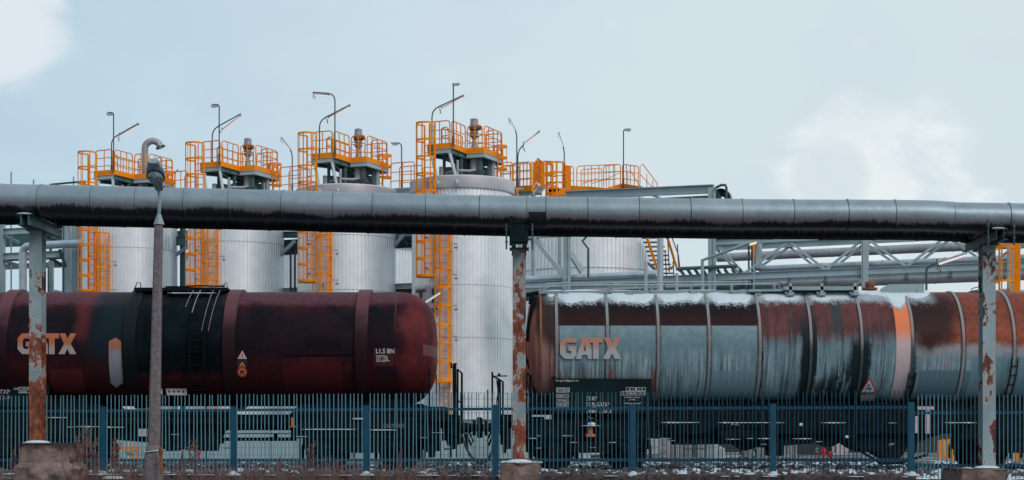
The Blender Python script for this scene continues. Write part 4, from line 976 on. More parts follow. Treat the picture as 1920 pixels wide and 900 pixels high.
if upv.y < 0: upv = -upv                   # upv points away from the viewer: the back shell
m = MB(); vs = []; n = 20
LL_ = (B - A).length
prof = [(0, .062, .05), (.05, .068, .055), (.17, .078, .06), (.30, .078, .065), (.36, .115, .09), (.48, .142, .11), (.62, .146, .115), (.76, .135, .11), (.80, .115, .10), (.97, .092, .075), (1.0, .08, .06)]
for t, w_, h in prof:
    c = A.lerp(B, t); vs += [c + sdv * w_ * math.copysign(abs(math.cos(k)) ** .8, math.cos(k)) + upv * (h * math.sin(k) if math.sin(k) > 0 else h * .45 * math.sin(k)) for k in [2 * math.pi * j / n for j in range(n)]]
m.add(vs, [(i * n + j, i * n + (j + 1) % n, (i + 1) * n + (j + 1) % n, (i + 1) * n + j) for i in range(len(prof) - 1) for j in range(n)], True)
m.add(vs[:n], [tuple(range(n))]); m.add(vs[-n:], [tuple(range(n))]); hs = part('lamp_head', m, 'lamp_housing', lp)
m = MB(); c = A.lerp(B, .56) - upv * .045; vs = []
for i in range(8):
    t = i / 7 * math.pi / 2
    for j in range(n): k = 2 * math.pi * j / n; vs.append(c + axd * (LL_ * .21 * math.sin(k) * math.cos(t)) + sdv * (.128 * math.cos(k) * math.cos(t)) - upv * (.11 * math.sin(t)))
m.add(vs, [(i * n + j, i * n + (j + 1) % n, (i + 1) * n + (j + 1) % n, (i + 1) * n + j) for i in range(7) for j in range(n)], True); part('glass_bowl', m, 'glass', hs)
m = MB(); m.tube([c + axd * (LL_ * .225 * math.sin(R(k))) + sdv * (.138 * math.cos(R(k))) - upv * .004 for k in range(0, 361, 15)], .010, 6)
m.tube([c + axd * LL_ * (.21 - .0) - upv * .02, c + axd * LL_ * .15 - upv * .075], .006, 5); m.tube([c + sdv * .12 * s_ / 6 - upv * (.10 - .05 * (s_ / 6) ** 2) + axd * (.07 - .05 * math.cos(s_)) for s_ in range(-6, 7)], .006, 5); part('bowl_rim', m, 'rubber', hs)
# ---------------------------------------------------------------- tank wagons (rail top z = 0, track axis y = 40)
WY, WR, WZ = 40.0, 1.425, 3.0
XW = lambda px: (px - 960) / 75.0
def front(x, z, off=.004):                 # point on the barrel's near side
    dz_ = max(-WR * .999, min(WR * .999, z - WZ)); return V((x, WY - math.sqrt((WR + off) ** 2 - dz_ ** 2), z))
def onbarrel(px, py, off=.006, Df=38.62):
    """photo pixel -> barrel surface (solved for the barrel's real depth at that height)"""
    Dd = Df
    for _ in range(4):
        q = P(px, py, Dd); f_ = front(q.x, q.z, off); Dd = f_.y
    return f_
def barrel(x0, x1, dish0, dish1, mat, root):
    m = MB(); prof = []; n = 14
    if dish0: prof += [(x0 - dish0 * math.cos(math.pi / 2 * i / n) ** .9, max(.001, WR * math.sin(math.pi / 2 * i / n) ** .62)) for i in range(n)]
    k = 60; prof += [(x0 + (x1 - x0) * i / k, WR) for i in range(k + 1)]
    if dish1: prof += [(x1 + dish1 * math.cos(math.pi / 2 * (1 - i / n)) ** .9 if i else x1, max(.001, WR * math.sin(math.pi / 2 * (1 - i / n)) ** .62)) for i in range(1, n + 1)]
    m.lathe(V((0, WY, WZ)), V((1, 0, 0)), prof, 96); return part('tank_barrel', m, mat, root)
def decal(name, polys, root, mat, off=.008, tess=True, on=onbarrel):
    """flat paint outline in photo pixels laid on the barrel"""
    m = MB()
    for pl in polys:
        pts = [p for ring in pl for p in ring]; tr = tessellate_polygon([[V((a, b, 0)) for a, b in ring] for ring in pl])
        m.add([V((a, b, 0)) for a, b in pts], [tuple(t) for t in tr])
    return wrap(name, m, root, mat, off, on)
def wrap(name, m, root, mat, off=.008, on=onbarrel):
    import bmesh
    bm = bmesh.new(); vs = [bm.verts.new(v) for v in m.v]
    for f in m.f:
        try: bm.faces.new([vs[i] for i in f])
        except ValueError: pass
    y0, y1 = min(v.y for v in m.v), max(v.y for v in m.v); k = max(1, int((y1 - y0) / 5))
    for i in range(1, k):
        bmesh.ops.bisect_plane(bm, geom=list(bm.verts) + list(bm.edges) + list(bm.faces), plane_co=(0, y0 + (y1 - y0) * i / k, 0), plane_no=(0, 1, 0))
    bm.verts.ensure_lookup_table(); idx = {v: i for i, v in enumerate(bm.verts)}
    o = MB(); o.add([on(v.co.x, v.co.y, off) for v in bm.verts], [tuple(idx[v] for v in f.verts) for f in bm.faces]); bm.free()
    return part(name, o, mat, root, recalc=False)
def lettering(name, s, box, root, mat, off=.008, bold=0.0, on=onbarrel):
    pts, fs = fit_text(s, *box, bold=bold); m = MB(); m.add([V((a, b, 0)) for a, b in pts], fs); return wrap(name, m, root, mat, off, on)
def onplate(D): return lambda x, y, off=.004: P(x, y, D) + V((0, -off, 0))
def frame_px(x0, y0, x1, y1, t):           # rectangular outline as four strips
    return [[[(x0, y0), (x1, y0), (x1, y0 + t), (x0, y0 + t)]], [[(x0, y1 - t), (x1, y1 - t), (x1, y1), (x0, y1)]], [[(x0, y0 + t + .02), (x0 + t, y0 + t + .02), (x0 + t, y1 - t - .02), (x0, y1 - t - .02)]], [[(x1 - t, y0 + t + .02), (x1, y0 + t + .02), (x1, y1 - t - .02), (x1 - t, y1 - t - .02)]]]
def logo(x0, y0, x1, y1):
    GL = [[[(.76, 1), (.22, 1), (0, .76), (0, .24), (.22, 0), (.62, 0), (.78, .17), (.78, .60), (.40, .60), (.40, .38), (.53, .38), (.53, .25), (.33, .25), (.26, .33), (.26, .67), (.33, .76), (.78, .76), (.78, .98)]],
          [[(.74, 0), (1.04, 1), (1.33, 1), (1.50, .42), (1.50, 0), (1.33, 0), (1.28, .19), (1.06, .19), (1.01, 0)], [(1.12, .38), (1.23, .38), (1.18, .70)]],
          [[(1.39, 1), (2.04, 1), (2.04, .76), (1.83, .76), (1.83, 0), (1.55, 0), (1.55, .76), (1.39, .76)]],
          [[(2.06, 1), (2.36, 1), (2.47, .74), (2.60, 1), (2.90, 1), (2.63, .5), (2.90, 0), (2.58, 0), (2.46, .27), (2.33, 0), (2.02, 0), (2.30, .5)]]]
    return [[[(x0 + a / 2.9 * (x1 - x0), y1 - b * (y1 - y0)) for a, b in ring] for ring in pl] for pl in GL]
def bogie(root, xc, label=None):
    b = MB()
    for s in (-1, 1):
        y = WY + s * 1.0; out = [(-1.35, .62), (-1.28, .84), (-.62, .90), (-.5, .98), (.5, .98), (.62, .90), (1.28, .84), (1.35, .62), (1.12, .52), (.68, .52), (.5, .42), (-.5, .42), (-.68, .52), (-1.12, .52)]
        b.prism([(xc + a, c) for a, c in out], y - .07, y + .07)
        for w_ in (-.9, .9):
            b.box((xc + w_, y + s * .12, .62), (.36, .12, .10))
    b.box((xc, WY, .66), (.46, 1.86, .34)); b.box((xc, WY, .90), (.9, 1.7, .14))
    for w_ in (-1.33, 1.33): b.box((xc + w_, WY, .72), (.10, 1.9, .14))
    bo = part('bogie', b, 'frame_black', root, label)
    for w_ in (-.9, .9):
        for s in (-1, 1):
            m = MB(); c = V((xc + w_, WY + s * .7, .46)); m.lathe(c, V((0, s, 0)), [(-.06, .10), (-.05, .36), (-.065, .40), (-.065, .49), (-.035, .49), (-.02, .46), (.07, .455), (.07, .40), (.03, .37), (.03, .12), (.10, .10), (.10, .001)], 36); part('wheel', m, 'wheel_steel', bo)
            m = MB(); c = V((xc + w_, WY + s * 1.10, .46)); m.lathe(c, V((0, s, 0)), [(0, .17), (.09, .17), (.11, .13), (.12, .12), (.12, .001)], 16); m.box(c + V((0, 0, .13)), (.42, .10, .08)); part('axle_box', m, 'frame_black', bo)
            for q in (-.27, .27):
                m = MB(); z0 = .50; hel = [V((xc + w_ + q + .07 * math.cos(a * .9), WY + s * 1.10 + .07 * math.sin(a * .9), z0 + a * .0105)) for a in range(0, 28)]; m.tube(hel, .017, 5); part('spring', m, 'frame_black', bo)
        m = MB(); m.tube([(xc + w_, WY - .7, .46), (xc + w_, WY + .7, .46)], .08, 12); part('axle', m, 'wheel_steel', bo)
        for s in (-1, 1):
            for q in (-.56, .56):
                m = MB(); m.box((xc + w_ + q, WY + s * .7, .44), (.06, .1, .34)); m.bar((xc + w_ + q, WY + s * .7, .62), (xc + w_ + q * .7, WY + s * .75, .86), .03, .04); part('brake_block', m, 'frame_black', bo)
    return bo
def buffer(root, x, s_dir, y):
    c = V((x, y, 1.04)); m = MB(); d_ = V((s_dir, 0, 0)); m.box(c + d_ * .01, (.03, .36, .36)); m.lathe(c, d_, [(0, .13), (.28, .12), (.28, .10), (.50, .085), (.50, .001)], 20); bf = part('buffer', m, 'frame_black', root)
    m = MB(); m.lathe(c + d_ * .47, d_, [(0, .001), (0, .25), (.03, .26), (.06, .22), (.08, .001)], 28); m.lathe(c + d_ * .36, d_, [(0, .10), (0, .20), (.03, .20), (.03, .10)], 24); m.lathe(c + d_ * .35, d_, [(0, .09), (.13, .09)], 16); part('buffer_disc', m, 'frame_black', bf)
def strip(root, x0, x1, py, d_=39.0, h=.02, mat='snow', nm='snow_ledge', label=None):
    m = MB(); a, b = P(x0, py, d_), P(x1, py, d_); n = max(2, int((x1 - x0) / 8)); top = []
    for i in range(n):
        p = a.lerp(b, i / n); q = a.lerp(b, (i + 1) / n); e = random.uniform(.6, 1.25) * (1 if 0 < i < n - 1 else .5); m.box((p + q) / 2, ((q - p).length + .002, .10 + random.random() * .05, h * e))
    return part(nm, m, mat, root, label)
def px_prism(m, pts, D, depth): m.prism([(P(x, y, D).x, P(x, y, D).z) for x, y in pts], D, D + depth)

# ---- left wagon
w1 = thing('tank_wagon', (-8.16, 40, 0), "dark maroon tank wagon with a black oil-soaked middle and a rounded red end", 'tank wagon')
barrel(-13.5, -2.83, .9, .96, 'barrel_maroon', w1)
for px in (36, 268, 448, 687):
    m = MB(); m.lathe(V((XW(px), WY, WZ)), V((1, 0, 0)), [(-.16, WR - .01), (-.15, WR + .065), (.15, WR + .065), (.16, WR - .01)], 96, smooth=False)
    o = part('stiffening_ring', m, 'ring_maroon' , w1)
m = MB(); m.lathe(V((-2.83, WY, WZ)), V((1, 0, 0)), [(-.012, WR - .01), (-.012, WR + .006), (.012, WR + .006), (.012, WR - .01)], 96, smooth=False); part('weld_seam', m, 'ring_maroon', w1)
for px in (150, 350, 560):
    m = MB(); m.lathe(V((XW(px), WY, WZ)), V((1, 0, 0)), [(-.006, WR - .01), (-.006, WR + .002), (.006, WR + .002), (.006, WR - .01)], 96, smooth=False); part('weld_seam', m, 'barrel_maroon', w1)
# walkway and ladder
x0, x1 = XW(262), XW(433); zt = 4.465
m = MB()
m.box(((x0 + x1) / 2, WY - .32, zt), (x1 - x0, .55, .05)); m.box(((x0 + x1) / 2, WY - .60, zt - .02), (x1 - x0, .04, .08)); m.box(((x0 + x1) / 2, WY - .04, zt - .03), (x1 - x0, .04, .10))
for i in range(6): x = x0 + .15 + (x1 - x0 - .3) * i / 5; m.bar((x, WY - .58, zt - .05), (x, WY - .64, zt - .28), .05, .04); m.bar((x, WY - .1, zt - .05), (x, WY - .1, zt - .1), .05, .04)
wk = part('walkway', m, 'frame_black', w1)
m = MB(); m.box((x0 + 1.0, WY - .3, zt + .045), (.5, .4, .05)); m.lathe((x0 + 1.15, WY - .2, zt + .02), Z, [(0, .12), (.05, .12), (.06, .001)], 16); m.tube([(x0 + 1.0, WY - .4, zt + .03), (x0 + 1.5, WY - .4, zt + .09), (x0 + 2.2, WY - .4, zt + .07)], .02, 6)
m.tube([(x0 + .01, WY - .55, zt), (x0 + .06, WY - .55, zt + .15), (x0 + .15, WY - .55, zt + .15), (x0 + .15, WY - .55, zt)], .012, 6); m.tube([(x1 - .13, WY - .55, zt), (x1 - .02, WY - .55, zt + .16), (x1 + .02, WY - .55, zt)], .012, 6); part('hatch_fittings', m, 'frame_black', wk)
strip(w1, 315, 405, 549.6, 39.3, .02)
def ang_rail(m, px_top, px_bot, z0, z1, off, r=.016):
    k = 18; m.tube([front(XW(px_top) + (XW(px_bot) - XW(px_top)) * i / k, z0 + (z1 - z0) * i / k, off) for i in range(k + 1)], r, 6)
lm = MB()
for px in (376, 402): ang_rail(lm, px + 3, px, 4.38, 1.62, .10, .02)
for i in range(9):
    z = 4.05 - i * .30; a, b = front(XW(376), z, .10), front(XW(402), z, .10); lm.tube([a, b], .014, 6)
ld = part('side_ladder', lm, 'frame_black', w1)
for px, zb in ((372, 3.95), (385, 3.80), (409, 3.35), (421, 3.35)):
    m = MB(); ang_rail(m, px + 3, px - 4 if px < 390 else px - 8, 4.40, zb, .20, .008); part('handrail', m, 'band_pale' if px != 385 else 'galvanised', ld, 'pale snow-dusted handrail')
m = MB()
for z in (2.85, 2.08, 1.95): a, b = front(XW(377), z, .02), front(XW(400), z, .02); m.box((a + b) / 2, (.42, .05, .02))
part('ladder_bracket', m, 'frame_black', w1)
# markings
decal('logo_lettering', logo(33, 625, 143, 664), w1, 'logo_rusted')
decal('arrow_marking', [[[(204, 640), (217, 633), (227, 640), (228, 665), (231, 718), (218, 727), (207, 718), (204, 680)]]], w1, 'arrow_rusted')
lettering('lettering', 'L1,5 BN', (705, 654, 739, 664), w1, 'marking_white', bold=.01)
lettering('lettering', '07.23', (708, 668, 722, 677), w1, 'marking_white'); lettering('lettering', 'L', (725, 668, 731, 677), w1, 'marking_white')
decal('lettering_frame', frame_px(706, 666.5, 724, 678.5, .8), w1, 'marking_white')
decal('hazard_sticker', [[[(445, 673), (454.5, 657), (463, 673)]]], w1, 'sign_pinkish'); lettering('lettering', '!', (453.3, 663, 455.3, 671), w1, 'sign_dark', .012)
decal('hazard_backing', [[[(444, 675), (463, 675), (463, 692), (444, 692)]]], w1, 'sign_dark'); decal('hazard_sticker', [[[(448, 688), (454, 678), (460, 688)]]], w1, 'sign_yellow', .012); decal('hazard_symbol', [[[(452, 685), (454, 684), (457, 686), (457, 687), (451, 687)]]], w1, 'sign_dark', .016)
circ = lambda cx, cy, r, n=24: [(cx + r * math.cos(2 * math.pi * i / n), cy + r * math.sin(2 * math.pi * i / n)) for i in range(n)]
decal('round_sign', [[circ(454, 698, 9.5)]], w1, 'sign_red', .012); decal('round_sign_face', [[circ(454, 698, 6.6)]], w1, 'sign_yellow', .016); decal('round_sign_symbol', [[[(450.5, 694), (457.5, 694), (458, 702), (455.5, 702), (455, 698), (453, 698), (452.5, 702), (450, 702)]]], w1, 'sign_dark', .020)
m = MB(); c = [P(x, y, 39.0) for x, y in ((309, 717), (348, 718), (351, 741), (313, 741))]; m.add(c + [p + V((0, .02, 0)) for p in c], [(0, 1, 2, 3), (7, 6, 5, 4), (0, 4, 5, 1), (1, 5, 6, 2), (2, 6, 7, 3), (3, 7, 4, 0)]); part('inspection_plate', m, 'plate_pale', w1, 'pale inspection table plate with small dark marks')
pl = [];
for r_ in range(2):
    for c_ in range(4): pl.append([[(314 + c_ * 8.8 + r_, 722 + r_ * 10), (319 + c_ * 8.8 + r_, 723 + r_ * 10), (318 + c_ * 8.8 + r_, 726 + r_ * 10), (315 + c_ * 8.8 + r_, 725 + r_ * 10)]])
pl += [[[(310.5, 720.2), (349, 720.8), (349, 721.4), (310.6, 720.8)]], [[(312, 730.4), (350, 730.8), (350, 731.4), (312, 731)]]]
decal('inspection_marks', pl, w1, 'sign_dark', .006, on=onplate(38.99))
m = MB(); c = [P(x, y, 39.0) for x, y in ((300, 717), (302, 717), (305, 739), (300, 739))]; m.add(c + [p + V((0, .02, 0)) for p in c], [(0, 1, 2, 3), (7, 6, 5, 4), (0, 4, 5, 1), (1, 5, 6, 2), (2, 6, 7, 3), (3, 7, 4, 0)]); part('small_plate', m, 'plate_pale', w1)
on = onplate(38.93)
m = MB(); px_prism(m, [(-60, 722), (92, 722), (92, 775), (-60, 775)], 38.93, .02); part('number_board', m, 'frame_teal_black', w1)
lettering('lettering', '33 RIV', (-50, 725, -20, 734), w1, 'marking_white', .004, on=on)
lettering('lettering', 'PL-GATXP', (-30, 730.5, 18.5, 738.5), w1, 'logo_faded', .004, on=on); lettering('lettering', '13-9', (0, 741.5, 18, 749.5), w1, 'logo_rusted', .004, on=on)
lettering('lettering', '**', (26, 727, 34, 731), w1, 'marking_white', .004, on=on)
decal('lettering_frame', frame_px(35, 726, 58, 737, .7) + [[[(35.8, 731), (57, 731), (57, 731.6), (35.8, 731.6)]]], w1, 'marking_white', .004, on=on); lettering('lettering', 'L 60,0t', (37, 727.3, 56, 730.4), w1, 'marking_white', .004, on=on); lettering('lettering', '25000', (37, 732.3, 50, 735.8), w1, 'marking_white', .004, on=on)
# underframe
def sill(root, x0, x1, mat='frame_black'):
    m = MB()
    for s in (-1, 1): m.ibeam((x0, WY + s * .95, 1.24), (x1, WY + s * .95, 1.24), .12, .24, .02)
    m.ibeam((x0, WY, 1.2), (x1, WY, 1.2), .5, .34, .03)
    for x in (x0 + .06, x1 - .06): m.box((x, WY, 1.08), (.10, 2.5, .46))
    return part('underframe', m, mat, root)
sill(w1, -14.9, XW(860))
for px in (97, 684): 
    m = MB(); x = XW(px)
    m.prism([(x - 1.75, 1.36), (x - 1.5, 1.62), (x + 1.5, 1.62), (x + 1.75, 1.36)], WY - .95, WY - .90); m.prism([(x - 1.75, 1.36), (x - 1.5, 1.62), (x + 1.5, 1.62), (x + 1.75, 1.36)], WY + .9, WY + .95); m.box((x, WY, 1.5), (2.2, 1.5, .5)); m.box((x, WY - 1.0, 1.3), (1.9, .14, .5)); m.box((x, WY, 1.1), (.6, 2.2, .4)); m.box((x, WY - 1.08, 1.02), (3.4, .06, .5)); m.box((x, WY, .75), (3.0, .8, .5)); part('saddle', m, 'frame_black', w1)
m = MB()
m.box((XW(810), WY, 1.25), (1.05, 2.3, .10)); m.box((XW(812), WY - .1, 1.42), (.7, 1.9, .25))
for px in (): m.box((XW(px), WY, 1.48), (.16, 1.7, .45))
part('end_platform', m, 'frame_black', w1)
for px in (97, 684): bogie(w1, XW(px))
m = MB()
px_prism(m, [(150, 768), (420, 768), (420, 800), (402, 812), (404, 832), (396, 832), (394, 846), (384, 842), (376, 846), (370, 838), (362, 845), (350, 845), (345, 838), (318, 846), (300, 846), (300, 832), (190, 822), (180, 846), (150, 846)], 39.2, 1.2)
part('outlet_gear', m, 'frame_black', w1)
m = MB(); m.tube([P(405, 823.5, 39.6), P(556, 823.5, 39.6)], .045, 8); m.tube([P(405, 813, 39.9), P(556, 813, 39.9)], .016, 6); m.bar(P(444, 800, 39.4), P(443, 838, 39.4), .05, .05); m.bar(P(517, 812, 39.4), P(517, 824, 39.4), .12, .12); m.box(P(512, 822, 39.4), (.22, .2, .07)); m.tube([P(425, 800, 39.3), P(418, 818, 39.3), P(404, 836, 39.3)], .02, 6); m.tube([P(420, 840, 39.4), P(440, 840, 39.4)], .012, 5); part('brake_pipe', m, 'frame_black', w1)
m = MB(); m.lathe(P(480, 797, 39.3), V((1, 0, 0)), [(-1.0, .001), (-1.0, .13), (1.0, .13), (1.0, .001)], 20); part('air_tank', m, 'frame_black', w1)
m = MB(); px_prism(m, [(546, 782), (551, 785), (552, 799), (556, 799), (555, 801), (543, 801), (542, 799), (546, 799)], 38.78, .05); part('tow_hook', m, 'wagon_orange', w1)
m = MB(); px_prism(m, [(258, 804), (275, 804), (275, 818), (258, 818)], 39.0, .1); part('gauge_box', m, 'plate_pale', w1) 
for a, b, y in ((88, 125, 783), (128, 140, 801), (143, 190, 800), (192, 232, 801), (322, 335, 814.5), (564, 667, 805), (692, 743, 806), (662, 682, 785), (556, 576, 818.5), (810, 832, 811), (789, 800, 820.5)): strip(w1, a, b, y, 38.88, .022 if y != 785 else .06)
m = MB(); px_prism(m, [(720, 795), (757, 795), (757, 801), (720, 801)], 38.86, .02); part('number_board', m, 'frame_teal_black', w1)
lettering('lettering', 'GATX 84', (722, 796.5, 755, 799.8), w1, 'band_pale', .004, on=onplate(38.86)); decal('lettering_frame', frame_px(719.5, 795, 757.5, 801.4, .5), w1, 'band_pale', .004, on=onplate(38.86))
# ---- wagon ends: buffers, coupling, handrails
xe1, xe2 = XW(861), XW(939)
for s in (-1, 1): buffer(w1, xe1, 1, WY + s * .875)
def hook_end(root, x, s):
    m = MB(); m.box((x + s * .05, WY, 1.04), (.12, .4, .3)); m.tube([(x + s * .1, WY, 1.04), (x + s * .28, WY, 1.04), (x + s * .36, WY, 1.12)], .045, 8); m.tube([(x + s * .2, WY + .06, 1.02), (x + s * .34, WY + .06, .72), (x + s * .30, WY - .06, .6), (x + s * .18, WY - .06, .9)], .028, 6); part('coupling_hook', m, 'frame_black', root)
    m = MB(); m.tube([(x, WY - .45, .98), (x + s * .12, WY - .5, .93), (x + s * .2, WY - .5, .75)], .03, 6); m.tube([(x, WY + .45, .98), (x + s * .12, WY + .5, .9), (x + s * .2, WY + .5, .6), (x + s * .2, WY + .5, .45)], .028, 6); part('air_hose', m, 'rubber', root)
hook_end(w1, xe1, 1)
m = MB(); yb = 39.1
pts = [P(860, 816, yb), P(868, 822, yb), P(874, 838, yb), P(882, 854, yb), P(892, 864, yb), P(903, 868, yb), P(914, 863, yb), P(921, 850, yb), P(926, 836, yb), P(934, 824, yb)]
sm2 = []
for i in range(len(pts) - 1):
    p0, p1, p2, p3 = pts[max(0, i - 1)], pts[i], pts[i + 1], pts[min(len(pts) - 1, i + 2)]
    for t in (0, .33, .66): sm2.append(.5 * ((2 * p1) + (p2 - p0) * t + (2 * p0 - 5 * p1 + 4 * p2 - p3) * t * t + (3 * p1 - p0 - 3 * p2 + p3) * t ** 3))
m.tube(sm2 + [pts[-1]], .032, 8); m.box(P(862, 818, yb), (.14, .1, .14)); part('brake_hose', m, 'rubber', w1)
def handrail(root, pxs, D=39.0, r=.02):
    m = MB(); m.tube([P(x, y, D) for x, y in pxs], r, 6); part('handrail', m, 'frame_black', root)
handrail(w1, [(805, 790), (805, 690)], r=.022); handrail(w1, [(818, 800), (818, 702)], 40.9, .014)
handrail(w1, [(853, 800), (852, 684), (851, 682)], 39.0, .045); handrail(w1, [(858, 800), (858, 692), (866, 700), (866, 790)], 39.0, .026); handrail(w1, [(846, 680), (846, 690), (851, 690), (852, 682), (857, 682)], 39, .022); handrail(w1, [(852, 746), (866, 757)], 39, .022)
handrail(w1, [(850, 812), (850, 842), (832, 842)], 39.0, .02)
m = MB(); px_prism(m, [(828, 800), (860, 800), (860, 822), (868, 820), (868, 832), (858, 834), (856, 842), (846, 842), (846, 836), (838, 836), (836, 826), (828, 826)], 39.05, .2); px_prism(m, [(796, 790), (826, 790), (826, 846), (816, 846), (815, 858), (803, 858), (802, 848), (796, 846)], 39.1, .15); part('step_bracket', m, 'frame_black', w1)
for px in (826, 845, 856): handrail(w1, [(px, 826), (px, 872 if px == 826 else 858)], 39.0, .02)

# ---- right wagon
w2 = thing('tank_wagon', (7.8, 40, 0), "grey and rust banded tank wagon with snow on top and an orange belt", 'tank wagon')
xl = XW(1040)
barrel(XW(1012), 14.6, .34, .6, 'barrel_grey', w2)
for i in range(11):
    x = 1.08 + i * 1.2265; m = MB(); m.lathe(V((x, WY, WZ)), V((1, 0, 0)), [(-.034, WR - .01), (-.032, WR + .026), (.032, WR + .026), (.034, WR - .01)], 96, smooth=False); part('barrel_band', m, 'band_pale', w2)
m = MB(); m.lathe(V((XW(1012), WY, WZ)), V((1, 0, 0)), [(-.02, WR - .03), (-.02, WR + .02), (.02, WR + .022), (.04, WR - .01)], 96, smooth=False); part('end_flange', m, 'valve_rust', w2)
# end shield plates in front of the dish
m = MB(); px_prism(m, [(1003, 556), (1008, 556), (1008, 770), (1002, 770), (992, 740), (985, 700), (984, 650), (990, 600)], 39.6, .8); part('end_shield', m, 'barrel_grey', w2)
# snow blanket
def snow_edge(x):
    px = 960 + x * 75; base = .69 if px < 1400 else (.62 if px < 1600 else .58)
    e = base + mnoise.noise(V((x * 1.3, 0, 5))) * .12 + mnoise.noise(V((x * 5, 2, 5))) * .05 + mnoise.noise(V((x * 16, 1, 5))) * .025
    for i in range(11):
        xb = 1.08 + i * 1.2265; e -= .26 * math.exp(-((x - xb) / .16) ** 2) * (1 if px < 1650 else .4)
    if 9.2 < x < 9.72: e += .26 * math.sin((x - 9.2) / .52 * math.pi) ** .5
    if px > 1590 and px < 1655: e -= .20 * math.sin((px - 1590) / 65 * math.pi)
    if x < XW(1035): e *= max(0, (x - XW(1018)) / (XW(1035) - XW(1018))) ** .5
    if px > 1695: e *= max(0, 1 - ((px - 1695) / 45) ** 2) ** .5
    return max(.02, e)
m = MB(); nx, na = 420, 18; xa, xb_ = XW(1019), XW(1739); vs = []
for i in range(nx + 1):
    x = xa + (xb_ - xa) * i / nx; e = snow_edge(x)
    for j in range(na + 1):
        t = -1 + 2 * j / na; th = e * t * (1 if t < 0 else 1.0); thick = .055 * (1 - abs(t) ** 5) * (.8 + .5 * mnoise.noise(V((x * 2, t, 0)))) + .006
        if abs(t) > .98: thick = .001
        jag = mnoise.noise(V((x * 30, t * 3, 9))) * .012 * abs(t)
        vs.append(V((x, WY + math.sin(th + jag) * (WR + thick), WZ + math.cos(th + jag) * (WR + thick))))
m.add(vs, [(i * (na + 1) + j, i * (na + 1) + j + 1, (i + 1) * (na + 1) + j + 1, (i + 1) * (na + 1) + j) for i in range(nx) for j in range(na)], True); sb = part('snow_blanket', m, 'snow', w2)
m = MB()
for i in range(3000):                       # crumbs of snow along the melting edge
    x = random.uniform(xa + .3, xb_ - .3); th = -(snow_edge(x) + abs(random.gauss(0, .05)) * (1 if x < 6 else .7)); r = random.uniform(.004, .013); m.ball((x, WY + math.sin(th) * (WR + .004), WZ + math.cos(th) * (WR + .004)), (r * 1.4, r, r), 5, 3)
sc2 = part('snow_crumb', m, 'snow', w2); sc2['kind'] = 'stuff'
# top fittings
m = MB(); a, b = P(1012, 549, 39.5), P(1440, 546.5, 39.5); m.bar(a, b, .16, .07)
for px in (1056, 1145, 1222, 1296, 1372, 1452): m.box(P(px, 540, 39.4), (.07, .04, .22)); 
for px in (1060, 1180, 1300, 1420): m.box(P(px, 551, 39.5), (.16, .3, .10))
wk = part('walkway', m, 'grey_steel', w2)
m = MB(); m.tube([P(1010, 553, 39.35), P(1012, 543, 39.35), P(1024, 532, 39.35), P(1060, 530.5, 39.35), P(1405, 528, 39.35)], .016, 6); m.tube([P(1016, 551, 39.3), P(1020, 542, 39.3), P(1030, 537, 39.3), P(1062, 535, 39.3), P(1460, 532.5, 39.3), P(1462, 540, 39.3)], .016, 6); m.tube([P(1464, 528, 39.3), P(1470, 531, 39.3), P(1476, 530, 39.3)], .014, 6); part('handrail', m, 'galvanised', wk)
m = MB(); m.bar(P(1468, 542, 39.45), P(1606, 542, 39.45), .5, .09); m.bar(P(1402, 546, 39.5), P(1468, 545, 39.5), .4, .06)
for px in (1482, 1541, 1603): m.box(P(px, 542, 39.22), (.07, .04, .30)); m.ball(P(px, 553, 39.25), (.12, .08, .04), 8, 4); m.box(P(px - 2, 549, 39.3), (.22, .1, .05))
m.tube([P(1600, 535, 39.3), P(1608, 532, 39.3), P(1614, 527, 39.3), P(1617, 533, 39.3)], .015, 6); wk2 = part('service_platform', m, 'grey_steel', w2)
for grp_ in ((1508, 1512, 1516, 1520), (1568, 1573, 1580, 1586)):
    m = MB()
    for px in grp_: m.tube([P(px - 5, 537.5, 39.5), P(px, 534.5, 39.5), P(px + 5, 536, 39.5)], .02, 5)
    part('chain', m, 'dark_steel', wk2)  # dark twig-like shapes on the platform rather than a chain
m = MB(); c = P(1631, 549, 39.8); m.lathe(c, Z, [(0, .13), (.08, .13), (.08, .19), (.12, .19), (.12, .10), (.18, .13), (.26, .12), (.30, .05), (.31, .001)], 18); part('relief_valve', m, 'valve_rust', w2)
m = MB(); px_prism(m, [(1652, 551), (1654, 544), (1668, 533), (1733, 532), (1733, 553), (1652, 555)], 39.5, .7); m.box(P(1724, 546, 39.49), (.14, .02, .10)); part('fitting_cover', m, 'grey_steel', w2)
m = MB(); m.tube([P(1820, 548, 39.9), P(1822, 541, 39.9), P(1834, 538, 39.9)], .012, 5); m.bar(P(1817, 548, 39.9), P(1838, 546, 39.9), .3, .04); part('hatch', m, 'dark_steel', w2)
